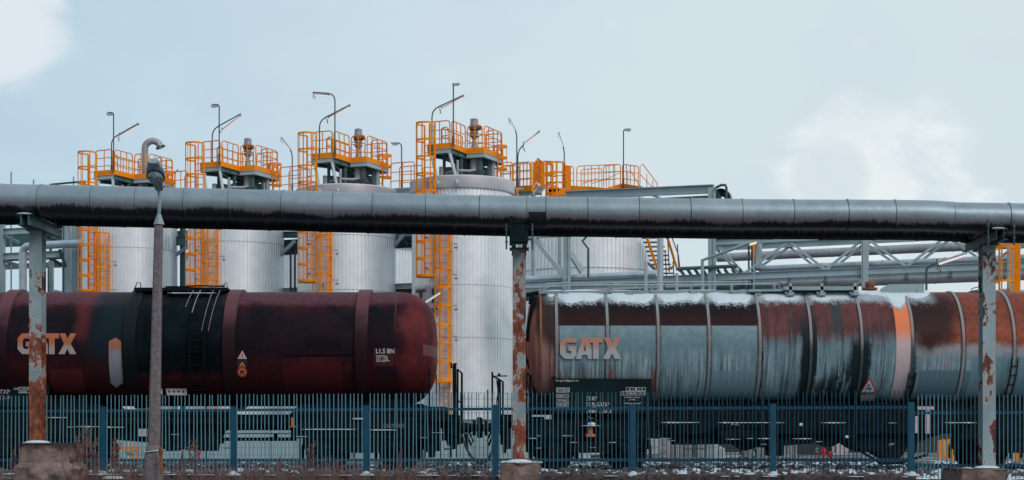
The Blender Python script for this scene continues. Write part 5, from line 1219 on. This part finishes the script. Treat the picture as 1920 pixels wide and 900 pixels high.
# panel with lettering
m = MB(); px_prism(m, [(1040, 709.5), (1222, 710.5), (1222, 775), (1040, 775)], 38.74, .03); px_prism(m, [(1034, 707), (1042, 706.5), (1042, 712), (1036, 713)], 38.73, .05); part('number_board', m, 'frame_teal_black', w2)
on = onplate(38.74)
decal('logo_lettering', logo(1050, 633, 1165, 673), w2, 'logo_faded', .034)
lettering('lettering', 'isc-grpl@gatx.eu', (1042.5, 709.8 + 1.6, 1085, 716), w2, 'marking_white', .004, on=on)
def framed(s, x0, y0, x1, y1, t=.8, pad=2.0): 
    decal('lettering_frame', frame_px(x0, y0, x1, y1, t), w2, 'marking_white', .004, on=on); lettering('lettering', s, (x0 + pad, y0 + pad, x1 - pad, y1 - pad), w2, 'marking_white', .004, bold=.01, on=on)
framed('37,3kN', 1043.5, 727, 1068, 735.5, 1.1, 2.2); framed('62000 l C', 1043, 739, 1066.5, 746, .6, 1.6); framed('25700kg', 1043.5, 748.5, 1066, 756, .5, 1.5); framed('20,0t', 1043.5, 756, 1066, 763, .5, 1.4)
lettering('lettering', '33', (1099, 743.5, 1106, 751), w2, 'marking_white', .004, on=on); lettering('lettering', 'RIV', (1110, 743.5, 1120, 751), w2, 'marking_white', .004, on=on)
lettering('lettering', '51', (1099, 754.5, 1105, 762), w2, 'marking_white', .004, on=on); lettering('lettering', 'PL-GATXP', (1110, 754.5, 1142.5, 762), w2, 'marking_white', .004, on=on)
lettering('lettering', '7860 720-3', (1099, 766.5, 1146, 774.3), w2, 'marking_white', .004, on=on)
decal('underline', [[[(1110, 762.8), (1118, 762.8), (1118, 763.5), (1110, 763.5)]]], w2, 'marking_white', .004, on=on)
tb = frame_px(1174, 726.3, 1210.5, 733.2, .6) + frame_px(1164.5, 733.6, 1210.5, 741, .6)
for x in (1187, 1198): tb += [[[(x, 727), (x + .5, 727), (x + .5, 732.5), (x, 732.5)]]]
for x in (1174, 1187, 1198): tb += [[[(x, 734.3), (x + .5, 734.3), (x + .5, 740.3), (x, 740.3)]]]
decal('lettering_frame', tb, w2, 'marking_white', .004, on=on)
for s, a, b, y0_, y1_ in (('A', 1179, 1183, 727.8, 732), ('B', 1191, 1195, 727.8, 732), ('C', 1202, 1206, 727.8, 732), ('S', 1168, 1171.5, 735.2, 739.6), ('38,0t', 1175.5, 1186, 735.2, 739.6), ('45,1t', 1188.2, 1197, 735.2, 739.6), ('54,1t', 1199.5, 1209.5, 735.2, 739.6), ('Erdölprodukte', 1171, 1200, 743.6, 746.6), ('gereinigt', 1181, 1191, 747.8, 751), ('„leichte Ladung"', 1169.5, 1202, 754.6, 758), ('Bei Leerlauf', 1172, 1200, 762.5, 765.5)): lettering('lettering', s, (a, y0_, b, y1_), w2, 'marking_white', .004, bold=.01, on=on)
on2 = onplate(38.9)
m = MB(); px_prism(m, [(985, 784), (1230, 776), (1230, 800), (985, 806)], 38.9, .06); px_prism(m, [(1000, 768), (1240, 768), (1240, 784), (1000, 786)], 38.95, .06); part('side_board', m, 'frame_black', w2)
decal('lettering_frame', frame_px(993.5, 790, 1018, 798, .8), w2, 'marking_white', .004, on=on2); lettering('lettering', 'R 75m', (996, 791.6, 1015.5, 796.6), w2, 'marking_white', .004, on=on2); lettering('lettering', '|-14,64m-|', (1020, 798, 1049, 803), w2, 'marking_white', .004, on=on2); lettering('lettering', 'Zaes', (1102, 781, 1113, 787), w2, 'marking_white', .004, on=on2); lettering('lettering', 'P-G', (1372, 793.5, 1384, 797.5), w2, 'marking_white', .004, on=onplate(38.95))
m = MB(); px_prism(m, [(997, 778), (1034, 778), (1034, 786), (997, 786)], 38.85, .04); part('label_plate', m, 'logo_faded', w2, 'faded pinkish label plate')
# warning triangle
tri = lambda k: [(1629 + (x - 1629) * k, 728 + (y - 728) * k) for x, y in ((1612, 737), (1630.5, 707.5), (1644.5, 737))]
decal('warning_sign', [[[(x, y) for x, y in tri(1)]]], w2, 'sign_red', .034); decal('warning_sign_face', [[tri(.76)]], w2, 'marking_white', .040); decal('warning_sign_symbol', [[[(1622, 731), (1635, 731), (1634, 726), (1623, 727)]], [[(1625, 725), (1628, 719), (1632, 721), (1631, 724.5)]]], w2, 'sign_blue', .045)
decal('label_plate', [[[(1613, 740), (1641, 740), (1640, 752), (1613, 752)]]], w2, 'plate_pale', .034)
# side ladder rungs following two bands
for bi, z0, z1 in ((7, 1.75, 2.35), (9, 1.8, 2.7), (10, 1.8, 2.4)):
    x = 1.08 + bi * 1.2265; m = MB()
    for s in (-.075, .075): m.tube([front(x + s, z0 + (z1 - z0) * k / 10, .05) for k in range(11)], .014, 6)
    z = z0 + .05
    while z < z1: m.tube([front(x - .075, z, .05), front(x + .075, z, .05)], .014, 6); z += .22
    part('step_ladder', m, 'frame_black', w2)
sill(w2, XW(940), 16.6)
m = MB()
for px in (1105, 1905):
    x = XW(px); m.box((x, WY, 1.5), (2.6, 1.6, .5)); m.prism([(x - 1.6, 1.36), (x - 1.3, 1.66), (x + 1.3, 1.66), (x + 1.6, 1.36)], WY - .98, WY - .93); m.box((x, WY - 1.0, 1.25), (1.9, .14, .5)); m.box((x, WY, 1.1), (.6, 2.2, .4)); m.box((x, WY - 1.08, 1.0), (3.4, .06, .5)); m.box((x, WY, .75), (3.0, .8, .5))
m.box((XW(1500), WY, 1.45), (9.5, 1.3, .46)); m.box((XW(1500), WY - .98, 1.2), (9.6, .05, .62)); m.box((XW(985), WY, 1.25), (.9, 2.3, .10)); m.box((XW(1010), WY - .2, 1.45), (.5, 1.7, .4))
part('saddle', m, 'frame_black', w2)
for px in (1105, 1905): bogie(w2, XW(px))
m = MB()
px_prism(m, [(1240, 796), (1780, 800), (1780, 810), (1740, 822), (1700, 840), (1690, 858), (1668, 862), (1640, 846), (1622, 848), (1600, 838), (1588, 828), (1575, 830), (1560, 838), (1540, 830), (1470, 836), (1470, 855), (1448, 855), (1448, 840), (1422, 838), (1400, 845), (1380, 832), (1345, 833), (1280, 834), (1280, 828), (1268, 834), (1262, 824), (1240, 822)], 39.15, 1.1)
part('equipment_box', m, 'frame_black', w2)
m = MB(); m.lathe(P(1400, 815, 39.0), V((1, 0, 0)), [(-.7, .001), (-.7, .17), (.7, .17), (.7, .001)], 20); part('air_tank', m, 'frame_black', w2); m = MB(); m.lathe(P(1590, 812, 39.0), V((0, 1, 0)), [(-.1, .001), (-.1, .2), (.4, .2)], 20); part('air_tank', m, 'frame_black', w2)
m = MB(); m.tube([P(1310, 823, 39.6), P(1440, 823, 39.6)], .03, 8); m.tube([P(1600, 826, 39.0), P(1620, 850, 39), P(1650, 868, 39), P(1690, 868, 39), P(1740, 852, 39)], .035, 8); m.tube([P(1385, 835, 39), P(1392, 855, 39), P(1380, 862, 39)], .02, 6); m.tube([P(1412, 838, 39), P(1418, 852, 39), P(1410, 862, 39), P(1396, 858, 39)], .02, 6); m.bar(P(1720, 800, 39), P(1714, 850, 39), .06, .06); m.bar(P(1455, 800, 39.1), P(1455, 856, 39.1), .1, .05); part('brake_pipe', m, 'frame_black', w2)
m = MB(); px_prism(m, [(1735, 762), (1743, 762), (1743, 813), (1735, 813)], 38.95, .05); px_prism(m, [(1716, 780), (1722, 780), (1722, 812), (1716, 812)], 38.95, .05); px_prism(m, [(1720, 762), (1752, 762), (1752, 768), (1720, 768)], 38.93, .03); part('hose_cabinet', m, 'plate_pale', w2)
m = MB(); px_prism(m, [(1103, 800), (1112, 800), (1111, 812), (1117, 816), (1114, 819), (1100, 819), (1098, 815), (1104, 812)], 38.80, .06); part('tow_hook', m, 'wagon_orange', w2)
m = MB(); m.ball(P(1109, 795, 38.85), (.10, .06, .05), 10, 6); part('snow_cap', m, 'snow', w2)
for a, b, y in ((1238, 1258, 822), (1256, 1266, 826), (1240, 1310, 792.2), (1345, 1445, 792.4), (1455, 1470, 792.6), (1540, 1585, 792.6), (1666, 1680, 793), (1770, 1830, 792.5), (1068, 1084, 765.4), (1090, 1127, 798), (1054, 1074, 817), (1069, 1081, 829.5), (1006, 1014, 817), (993, 1006, 822), (1004, 1014, 840), (1142, 1154, 829.5), (1486, 1522, 822.5), (1530, 1540, 828), (1668, 1678, 832), (1106, 1110, 839), (1113, 1117, 839), (1214, 1226, 823), (1228, 1238, 823.4), (1360, 1388, 823.5), (1400, 1412, 822), (1421, 1446, 822.3), (1425, 1436, 833)): strip(w2, a, b, y, 38.78, .022)
for px, py, r in ((1502, 796, .05), (1588, 819, .045), (1670, 834, .04)):
    m = MB(); m.ball(P(px, py, 38.85), (r, r * .6, r * .8), 8, 5); part('snow_cap', m, 'snow', w2)
for s in (-1, 1): buffer(w2, xe2, -1, WY + s * .875)
hook_end(w2, xe2, -1)
handrail(w2, [(923, 800), (923, 697)], 39.0, .024); handrail(w2, [(923, 704), (943, 716), (943, 800)], 39.0, .03); handrail(w2, [(936, 800), (936, 712)], 39.0, .045); handrail(w2, [(930, 705), (951, 705)], 39.0, .018); handrail(w2, [(936, 705), (936, 700)], 39, .03); handrail(w2, [(931, 712), (934, 735), (930, 760)], 39.2, .012)
handrail(w2, [(987, 800), (987, 705), (990, 700), (994, 705), (994, 800)], 39.0, .028); handrail(w2, [(984, 740), (1000, 740)], 39.0, .04); handrail(w2, [(984, 640), (986, 670), (996, 700), (1004, 740), (1004, 770)], 39.1, .03)
handrail(w2, [(1003, 556), (996, 590), (988, 640)], 39.05, .075); handrail(w2, [(1004, 548), (998, 552), (994, 570)], 39.3, .05); handrail(w2, [(987, 553), (1010, 549)], 39.3, .06)
m = MB(); px_prism(m, [(938, 800), (958, 800), (958, 842), (950, 842), (949, 850), (942, 850), (942, 834), (938, 834)], 39.05, .2); px_prism(m, [(960, 800), (1000, 800), (1004, 856), (992, 858), (990, 848), (974, 850), (972, 862), (964, 862)], 39.1, .2); part('step_bracket', m, 'frame_black', w2)

# ---------------------------------------------------------------- blue palisade fence
fx0, fD0, fx1, fD1 = 194, 33.0, 1709, 31.0
A0 = P(fx0, 888, fD0); B0 = P(fx1, 886, fD1); A0.z = .04; B0.z = .075
fd = (B0 - A0); ffl = fd.length; fdir = fd.normalized()
def FP(s): return A0 + fd * s
ff = thing('palisade_fence', FP(.5), 'long blue steel picket fence between square blue posts running across the bottom', 'fence')
nb = 6; postx = [(194 - 194) / 1]
pxs = [-1000, -760, -525, -290, -52, 194, 438, 687, 929, 1187, 1450, 1709]
def px2s(px):                              # where the sight line of that column meets the fence line
    k = (px - 960) / F; return (k * A0.y - A0.x) / (fd.x - k * fd.y)
for i, px in enumerate(pxs):
    c = FP(px2s(px)); m = MB(); h = 1.38 if px < 1700 else 1.40; m.box(c + Z * (h / 2 - .03) + V((0, .02, 0)), (.115, .09, h + .06), math.atan2(fd.y, fd.x)); m.box(c + Z * (h + .006) + V((0, .02, 0)), (.13, .10, .012), math.atan2(fd.y, fd.x)); po = part('fence_post', m, 'fence_blue', ff)
    if px in (194, 438, 687, 1187, 1450, 1709):
        m = MB(); m.ball(c + V((0, -.04, -.01)), (.16, .10, .035), 10, 5); m.ball(c + V((0, -.04, .02)), (.08, .07, .05), 8, 5); part('snow_cap', m, 'snow', ff)
for a, b in zip(pxs[:-1], pxs[1:]):
    sa, sb_ = px2s(a), px2s(b); p, q = FP(sa) + fdir * .06, FP(sb_) - fdir * .06; m = MB(); L = (q - p).length; n = 33
    for i in range(n):
        if i == 0: continue
        c = FP(sa).lerp(FP(sb_), i / n) + V((random.uniform(-.004, .004), -.035, 0)); hh = 1.63 + random.uniform(-.008, .008); ln = random.choice((1, 1, 1, 1, 1, 3)) * random.uniform(-.014, .014)
        m.bar(c + Z * .06, c + Z * hh + V((ln, 0, 0)), .017, .014, V((0, 1, 0)))
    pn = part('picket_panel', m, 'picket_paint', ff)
    for z in (.29, 1.31):
        m = MB(); m.bar(p + Z * (z), q + Z * z, .035, .055 if z > 1 else .06); part('rail', m, 'fence_blue', pn)
f2 = thing('palisade_fence', P(1830, 890, 31.2), "lower-set section of blue picket fence behind the mostly grey flaking post", 'fence')
p, q = FP(px2s(1709)) + fdir * .06 + V((0, .08, -.09)), FP(px2s(2700)) + V((0, .3, -.09)); m = MB(); n = 124
for i in range(1, n):
    c = p.lerp(q, i / n) + V((random.uniform(-.004, .004), -.035, 0)); m.bar(c + Z * .02, c + Z * (1.64 + random.uniform(-.008, .008)), .017, .014, V((0, 1, 0)))
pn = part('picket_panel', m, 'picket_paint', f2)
for z in (.27, 1.29): m = MB(); m.bar(p + Z * z, q + Z * z, .035, .055); part('rail', m, 'fence_blue', pn)
m = MB(); m.box(q + Z * .7, (.115, .09, 1.5)); part('fence_post', m, 'fence_blue', f2)
kb = thing('fence_plinth', FP(.8), "rough dark concrete plinth under the blue fence in front of the banded wagon", 'plinth')
m = MB(); a, b = FP(px2s(1012)), FP(px2s(1715)); k = 90; vs = []
for i in range(k + 1):
    c = a.lerp(b, i / k); 
    for (dy, z) in ((-.14, -.2), (-.14, -.02), (-.13, .025), (-.10, .045), (.12, .045), (.12, -.2)):
        e = mnoise.noise(V((c.x * 3, dy, z * 5))) * .015 + mnoise.noise(V((c.x * 11, dy, z * 9))) * .008; vs.append(c * 1.0 + V((0, dy + e, z - c.z + .03 + e)))
m.add(vs, [(i * 6 + j, i * 6 + j + 1, (i + 1) * 6 + j + 1, (i + 1) * 6 + j) for i in range(k) for j in range(5)]); part('plinth', m, 'plinth_concrete', kb)
m = MB(); a, b = FP(px2s(60)), FP(px2s(935)); m.bar(V((a.x, a.y, -.06)), V((b.x, b.y, -.06)), .2, .16); tag(part('fence_footing', m, 'plinth_concrete', None), "dark low concrete strip half hidden by weeds under the blue fence", 'plinth')
m = MB()
for i in range(26): t = random.random(); c = FP(px2s(60)).lerp(FP(px2s(1700)), t); m.ball(V((c.x, c.y - .12, .035)), (random.uniform(.05, .22), .05, .012), 8, 4)
m.ball(P(213, 897, 31.4), (.22, .2, .05), 12, 6); m.ball(P(30, 889, 33), (.3, .1, .02), 10, 5); tag(part('snow_remnant', m, 'snow', None), kind='stuff')
# wire mesh fence behind the wagons
mf = thing('mesh_fence', P(700, 864, 46), 'fine dark wire mesh fence standing behind the wagons', 'fence'); x0, x1 = -14.2, 7.4
for i in range(8):
    a = x0 + i * 2.7; m = MB(); k = 42
    for j in range(k): m.box((a + 2.7 * j / k, 46, 1.0), (.006, .006, 2.0))
    for z in [.1 + .2 * t for t in range(10)]: m.box((a + 1.35, 45.993, z), (2.7, .006, .008))
    part('wire_panel', m, 'mesh_wire', mf); m = MB(); m.box((a, 46.03, 1.02), (.05, .05, 2.3)); part('mesh_post', m, 'dark_steel', mf)

# ---------------------------------------------------------------- far yard seen under the wagons
def small(name, px, D, label, cat, grp=None): return thing(name, P(px, 864, D), label, cat, grp)
o = small('warehouse', 1560, 100, "long dark panelled warehouse far behind, seen under the banded wagon", 'warehouse'); m = MB(); m.box((22, 103, 2.0), (22, 5, 4.4)); part('wall', m, 'shed_dark', o)
m = MB(); m.box((22, 100.45, 3.0), (22.2, .1, .5)); part('fascia', m, 'grey_steel', o)
m = MB(); m.box((P(1567, 0, 100.3).x, 100.4, .9), (1.6, .15, 2.4)); part('door', m, 'shed_pinkish', o)
o = small('shed', 1272, 76, "pale pinkish corrugated shed seen under the banded wagon", 'shed'); m = MB()
for i in range(24): a = P(1252, 0, 76).x + i * .085; m.box((a, 76, 1.2), (.05, .06, 2.7)); 
m.box((P(1292, 0, 76.5).x, 76.6, 1.2), (2.0, 1.0, 2.7)); part('wall', m, 'shed_pinkish', o); m = MB(); m.box((P(1292, 0, 76.5).x, 76.5, 2.6), (2.2, 1.5, .1)); part('roof', m, 'grey_steel', o)
o = small('pipe_stand', 1305, 74, 'small steel frame with crossed pipes in front of the pinkish shed', 'frame'); m = MB()
for z in (.15, .55, .95, 1.3): m.tube([P(1282, 864, 74) + Z * z, P(1324, 864, 74) + Z * z], .035, 6)
for x in (1284, 1302, 1322): m.tube([P(x, 866, 74), P(x, 828, 74)], .04, 6)
part('frame', m, 'dark_steel', o)
o = small('bollard_post', 1330, 70, "orange upright post standing beside the pinkish shed", 'post'); m = MB(); m.box(P(1330, 845, 70), (.14, .14, 1.3)); part('post_body', m, 'orange_paint', o); m = MB(); m.box(P(1330, 867, 70), (.3, .3, .04)); part('base_plate', m, 'dark_steel', o)
o = small('pump_skid', 1347, 72, 'pale blue-grey tank skid beside the orange upright post', 'tank'); m = MB(); m.lathe(P(1341, 866, 72), Z, [(0, .17), (.9, .17), (1.0, .01)], 16); m.lathe(P(1351, 866, 72), Z, [(0, .2), (.6, .2), (.7, .01)], 16); part('vessel', m, 'pale_steel', o); m = MB(); m.box(P(1347, 868, 72), (.7, .5, .05)); part('skid', m, 'dark_steel', o)
for k, (px, w_, h, l) in enumerate(((1398, 9, .75, "lowest pale crate stack, leftmost of the four left of the sixth fence post"), (1412, 12, .9, "pale crate stack second from the left, seen under the banded wagon"), (1428, 11, 1.0, "tallest of the pale crate stacks left of the blue fence post"), (1441, 10, .95, "pale crate stack closest on the left to the blue fence post"), (1469, 14, .75, "wide crate stack just right of the blue fence post"), (1486, 9, 1.1, 'narrow tall crate stack beside the dark warehouse wall'))):
    D = 68 + k * .3; c = P(px, 865, D); ww = w_ / F * D * 1.1; o = thing('crate_stack', c, l, 'crate', 'crates in the far yard'); m = MB(); n = 3
    for i in range(n): m.box(c + Z * (h * (i + .5) / n), (ww, .5, h / n - .05))
    part('crate', m, 'crate_white', o); m = MB()
    for i in range(1, n + 1): m.box(c + Z * (h * i / n - .025) + V((0, -.26, 0)), (ww * 1.04, .04, .06))
    for t in (-.5, 0, .5): m.box(c + Z * (h / 2) + V((t * ww, -.28, 0)), (.05, .03, h))
    part('crate_slat', m, 'duct_dull', o)
def hydrant(px, D, h, label):
    c = P(px, 866, D); o = thing('hydrant', c, label, 'hydrant'); m = MB(); m.lathe(c, Z, [(0, .07), (.05, .07), (.06, .04), (h * .45, .04), (h * .47, .075), (h * .85, .075), (h * .95, .04), (h, .01)], 14); part('body', m, 'hydrant_red', o)
    m = MB(); m.lathe(c + Z * h * .7 - V((.11, 0, 0)), V((1, 0, 0)), [(0, .035), (.22, .035)], 10); part('outlet', m, 'hydrant_red', o)
hydrant(1544, 60, .55, "larger red hydrant beside the little white sign"); hydrant(1557, 62, .42, "small red hydrant beside the larger one and the little sign"); hydrant(373, 55, .62, "red hydrant seen under the maroon wagon behind a branching weed"); hydrant(654, 54, .30, "low red light between two wheels of the maroon wagon")  # last call stands for a small red light, built in hydrant shape
o = small('small_sign', 1533, 61, 'little white sign with a dark stroke beside the red hydrants', 'sign'); m = MB(); m.box(P(1533, 844, 61), (.14, .02, .19)); part('panel', m, 'crate_white', o); m = MB(); m.box(P(1533, 857, 61) + V((0, .03, 0)), (.03, .03, .46)); part('pole', m, 'hydrant_red', o); m = MB(); m.box(P(1533, 844, 61) - V((0, .014, 0)), (.05, .004, .1)); part('mark', m, 'sign_dark', o)
for px, w_, mt, l, n_ in ((1762, 8, 'orange_paint', "orange upright gate post beside the orange barred rack", 'gate_post'),):
    o = small(n_, px, 66, l, 'post'); m = MB(); m.box(P(px, 848, 66), (w_ / F * 66, .15, 1.0)); part('post_body', m, mt, o); m = MB(); m.box(P(px, 866, 66), (.3, .3, .05)); part('base_plate', m, 'dark_steel', o)
o = small('barred_rack', 1780, 67, "orange and grey barred rack seen beside the flaking grey post", 'frame'); m = MB()
for x in (1768, 1778, 1786): m.bar(P(x, 866, 67), P(x, 823, 67), .10, .1)
m.bar(P(1762, 857, 67), P(1788, 857, 67), .06, .06); m.bar(P(1762, 826, 67), P(1788, 826, 67), .06, .06); part('frame', m, 'orange_paint', o); m = MB(); m.box(P(1782, 846, 67.6), (.9, .3, .9)); part('panel', m, 'pale_steel', o)
o = small('container', 1520, 84, "low dark grey container with a sloping top behind the red hydrants", 'container'); m = MB(); m.prism([(P(1462, 0, 84).x, -.1), (P(1462, 0, 84).x, .55), (P(1500, 0, 84).x, .60), (P(1502, 0, 84).x, .80), (P(1556, 0, 84).x, .80), (P(1560, 0, 84).x, -.1)], 84, 86); part('container_body', m, 'shed_dark', o); m = MB(); m.prism([(P(1570, 0, 83).x, .0), (P(1572, 0, 83).x, 1.1), (P(1578, 0, 83).x, 1.1), (P(1584, 0, 83).x, .0)], 83.4, 83.9); part('end_panel', m, 'shed_pinkish', o)
# orange loading stair under the left wagon
o = small('loading_stair', 220, 50, "orange and grey loading stair seen under the maroon wagon near the street lamp", 'stair'); m = MB()
m.bar(P(187, 868, 50), P(187, 812, 50), .12, .1); m.bar(P(184, 842, 50), P(262, 840, 50), .12, .12); m.bar(P(253, 842, 50), P(253, 872, 50), .09, .09); m.bar(P(203, 828, 50), P(203, 842, 50), .3, .08); m.bar(P(214, 852, 50), P(258, 858, 50), .05, .07); part('frame', m, 'orange_paint', o)
m = MB(); m.bar(P(222, 846, 49.9), P(262, 880, 49.9), .2, .12); m.bar(P(205, 850, 50.4), P(245, 884, 50.4), .06, .1); m.bar(P(190, 850, 50.3), P(270, 850, 50.3), .05, .2); m.box(P(220, 834, 50.6), (1.2, .3, .22)); part('stringer', m, 'pale_steel', o)
m = MB()
for i in range(6): m.box(P(222 + i * 7, 848 + i * 6, 50.2), (.22, .5, .03))
part('tread', m, 'grey_steel', o)

# ---------------------------------------------------------------- dry weeds
def stem(m, p, h, lean, r=.004, heads=0, br=0):
    k = 5; pts = []; a = random.random() * 6.28; ph = random.random() * 6
    for i in range(k + 1):
        t = i / k; pts.append(p + V((math.cos(a) * lean * t * t * h, math.sin(a) * lean * t * t * h, h * t)) + V((math.sin(ph + t * 5) * .01, 0, 0)))
    m.tube(pts, [r * (1 - .7 * i / k) for i in range(k + 1)], 3, cap=False, smooth=False)
    for _ in range(br):
        t = random.uniform(.35, .95); i = int(t * k); c = pts[i].lerp(pts[min(k, i + 1)], t * k - i); l = h * random.uniform(.08, .24) * (1.2 - t); an = random.random() * 6.28; e = c + V((math.cos(an) * l * .7, math.sin(an) * l * .7, l)); m.tube([c, c.lerp(e, .5) + V((0, 0, -.01)), e], [r * .5, r * .4, r * .25], 3, cap=False, smooth=False)
        for _ in range(heads):
            q = c.lerp(e, random.uniform(.4, 1.05)) + V([random.uniform(-.012, .012) for _ in range(3)]); s = random.uniform(.004, .010); m.ball(q, (s, s, s * 1.5), 4, 3)
m = MB()
def dens(px):
    return .25 + .9 * math.exp(-((px - 130) / 60) ** 2) + .8 * math.exp(-((px - 240) / 50) ** 2) + .5 * math.exp(-((px - 340) / 60) ** 2) + 1.0 * math.exp(-((px - 590) / 90) ** 2) + .7 * math.exp(-((px - 770) / 60) ** 2) + .4 * math.exp(-((px - 470) / 40) ** 2)
cnt = 0
while cnt < 1700:
    px = random.uniform(-20, 1760); D = random.uniform(29.2, 32.6)
    if px > 930 and random.random() > .10: continue
    if random.random() > dens(px) / 1.6: continue
    h = random.uniform(.05, .40) * (.6 + .6 * dens(px)) * (.5 if px > 930 else 1)
    q = P(px, 0, D); stem(m, V((q.x, D, -.1)), h + .05, random.uniform(.1, .9), random.uniform(.0022, .0045), 1 if random.random() < .4 else 0, random.choice((0, 1, 2, 4))); cnt += 1
tag(part('dry_grass', m, 'dry_stem', None, recalc=False), kind='stuff')
WD = [(158, 865, 790, 30.6, "tallest bushy dry weed, in front of the pickets near the tall footing"), (178, 868, 806, 30.9, "dry weed with a dense seed head close against the fence post beside the loading stair"), (216, 868, 818, 30.5, "tall reddish dry weed in front of the orange loading stair"), (136, 872, 848, 30.3, "low dry weed beside the tall flared concrete footing"), (342, 880, 838, 31.2, "dark thin dry weed between the street lamp pole and the red hydrant"), (362, 880, 822, 31.0, 'branching dry weed with seed clusters in front of the red hydrant'), (528, 890, 856, 30.8, "small dry weed in front of the maroon wagon's tow hook"), (583, 888, 826, 30.4, "tall single dry weed stalk in front of the maroon wagon's wheel"), (632, 890, 858, 30.6, "leaning dry weed in front of the low red light between the wheels"), (751, 888, 842, 30.5, "knotted dry weed below the rounded red end of the maroon wagon"), (24, 884, 842, 30.8, "thin dry weed on the outer side of the tall flared footing"), (1478, 888, 868, 31, "sparse dry weed in front of the banded wagon beside a blue post")]
for px, yb, yt, D, l in WD:
    b = P(px, yb, D); o = thing('dry_weed', V((b.x, D, -.08)), l, 'weed', 'dry weeds along the fence'); h = P(px, yt, D).z + .08; m = MB()
    for i in range(3 if h > .7 else 2): stem(m, V((b.x + random.uniform(-.05, .05), D + random.uniform(-.05, .05), -.08)), h * random.uniform(.8, 1), random.uniform(.02, .16), .0065, 2, int(16 + h * 22))
    part('stem', m, 'dry_stem', o, recalc=False)
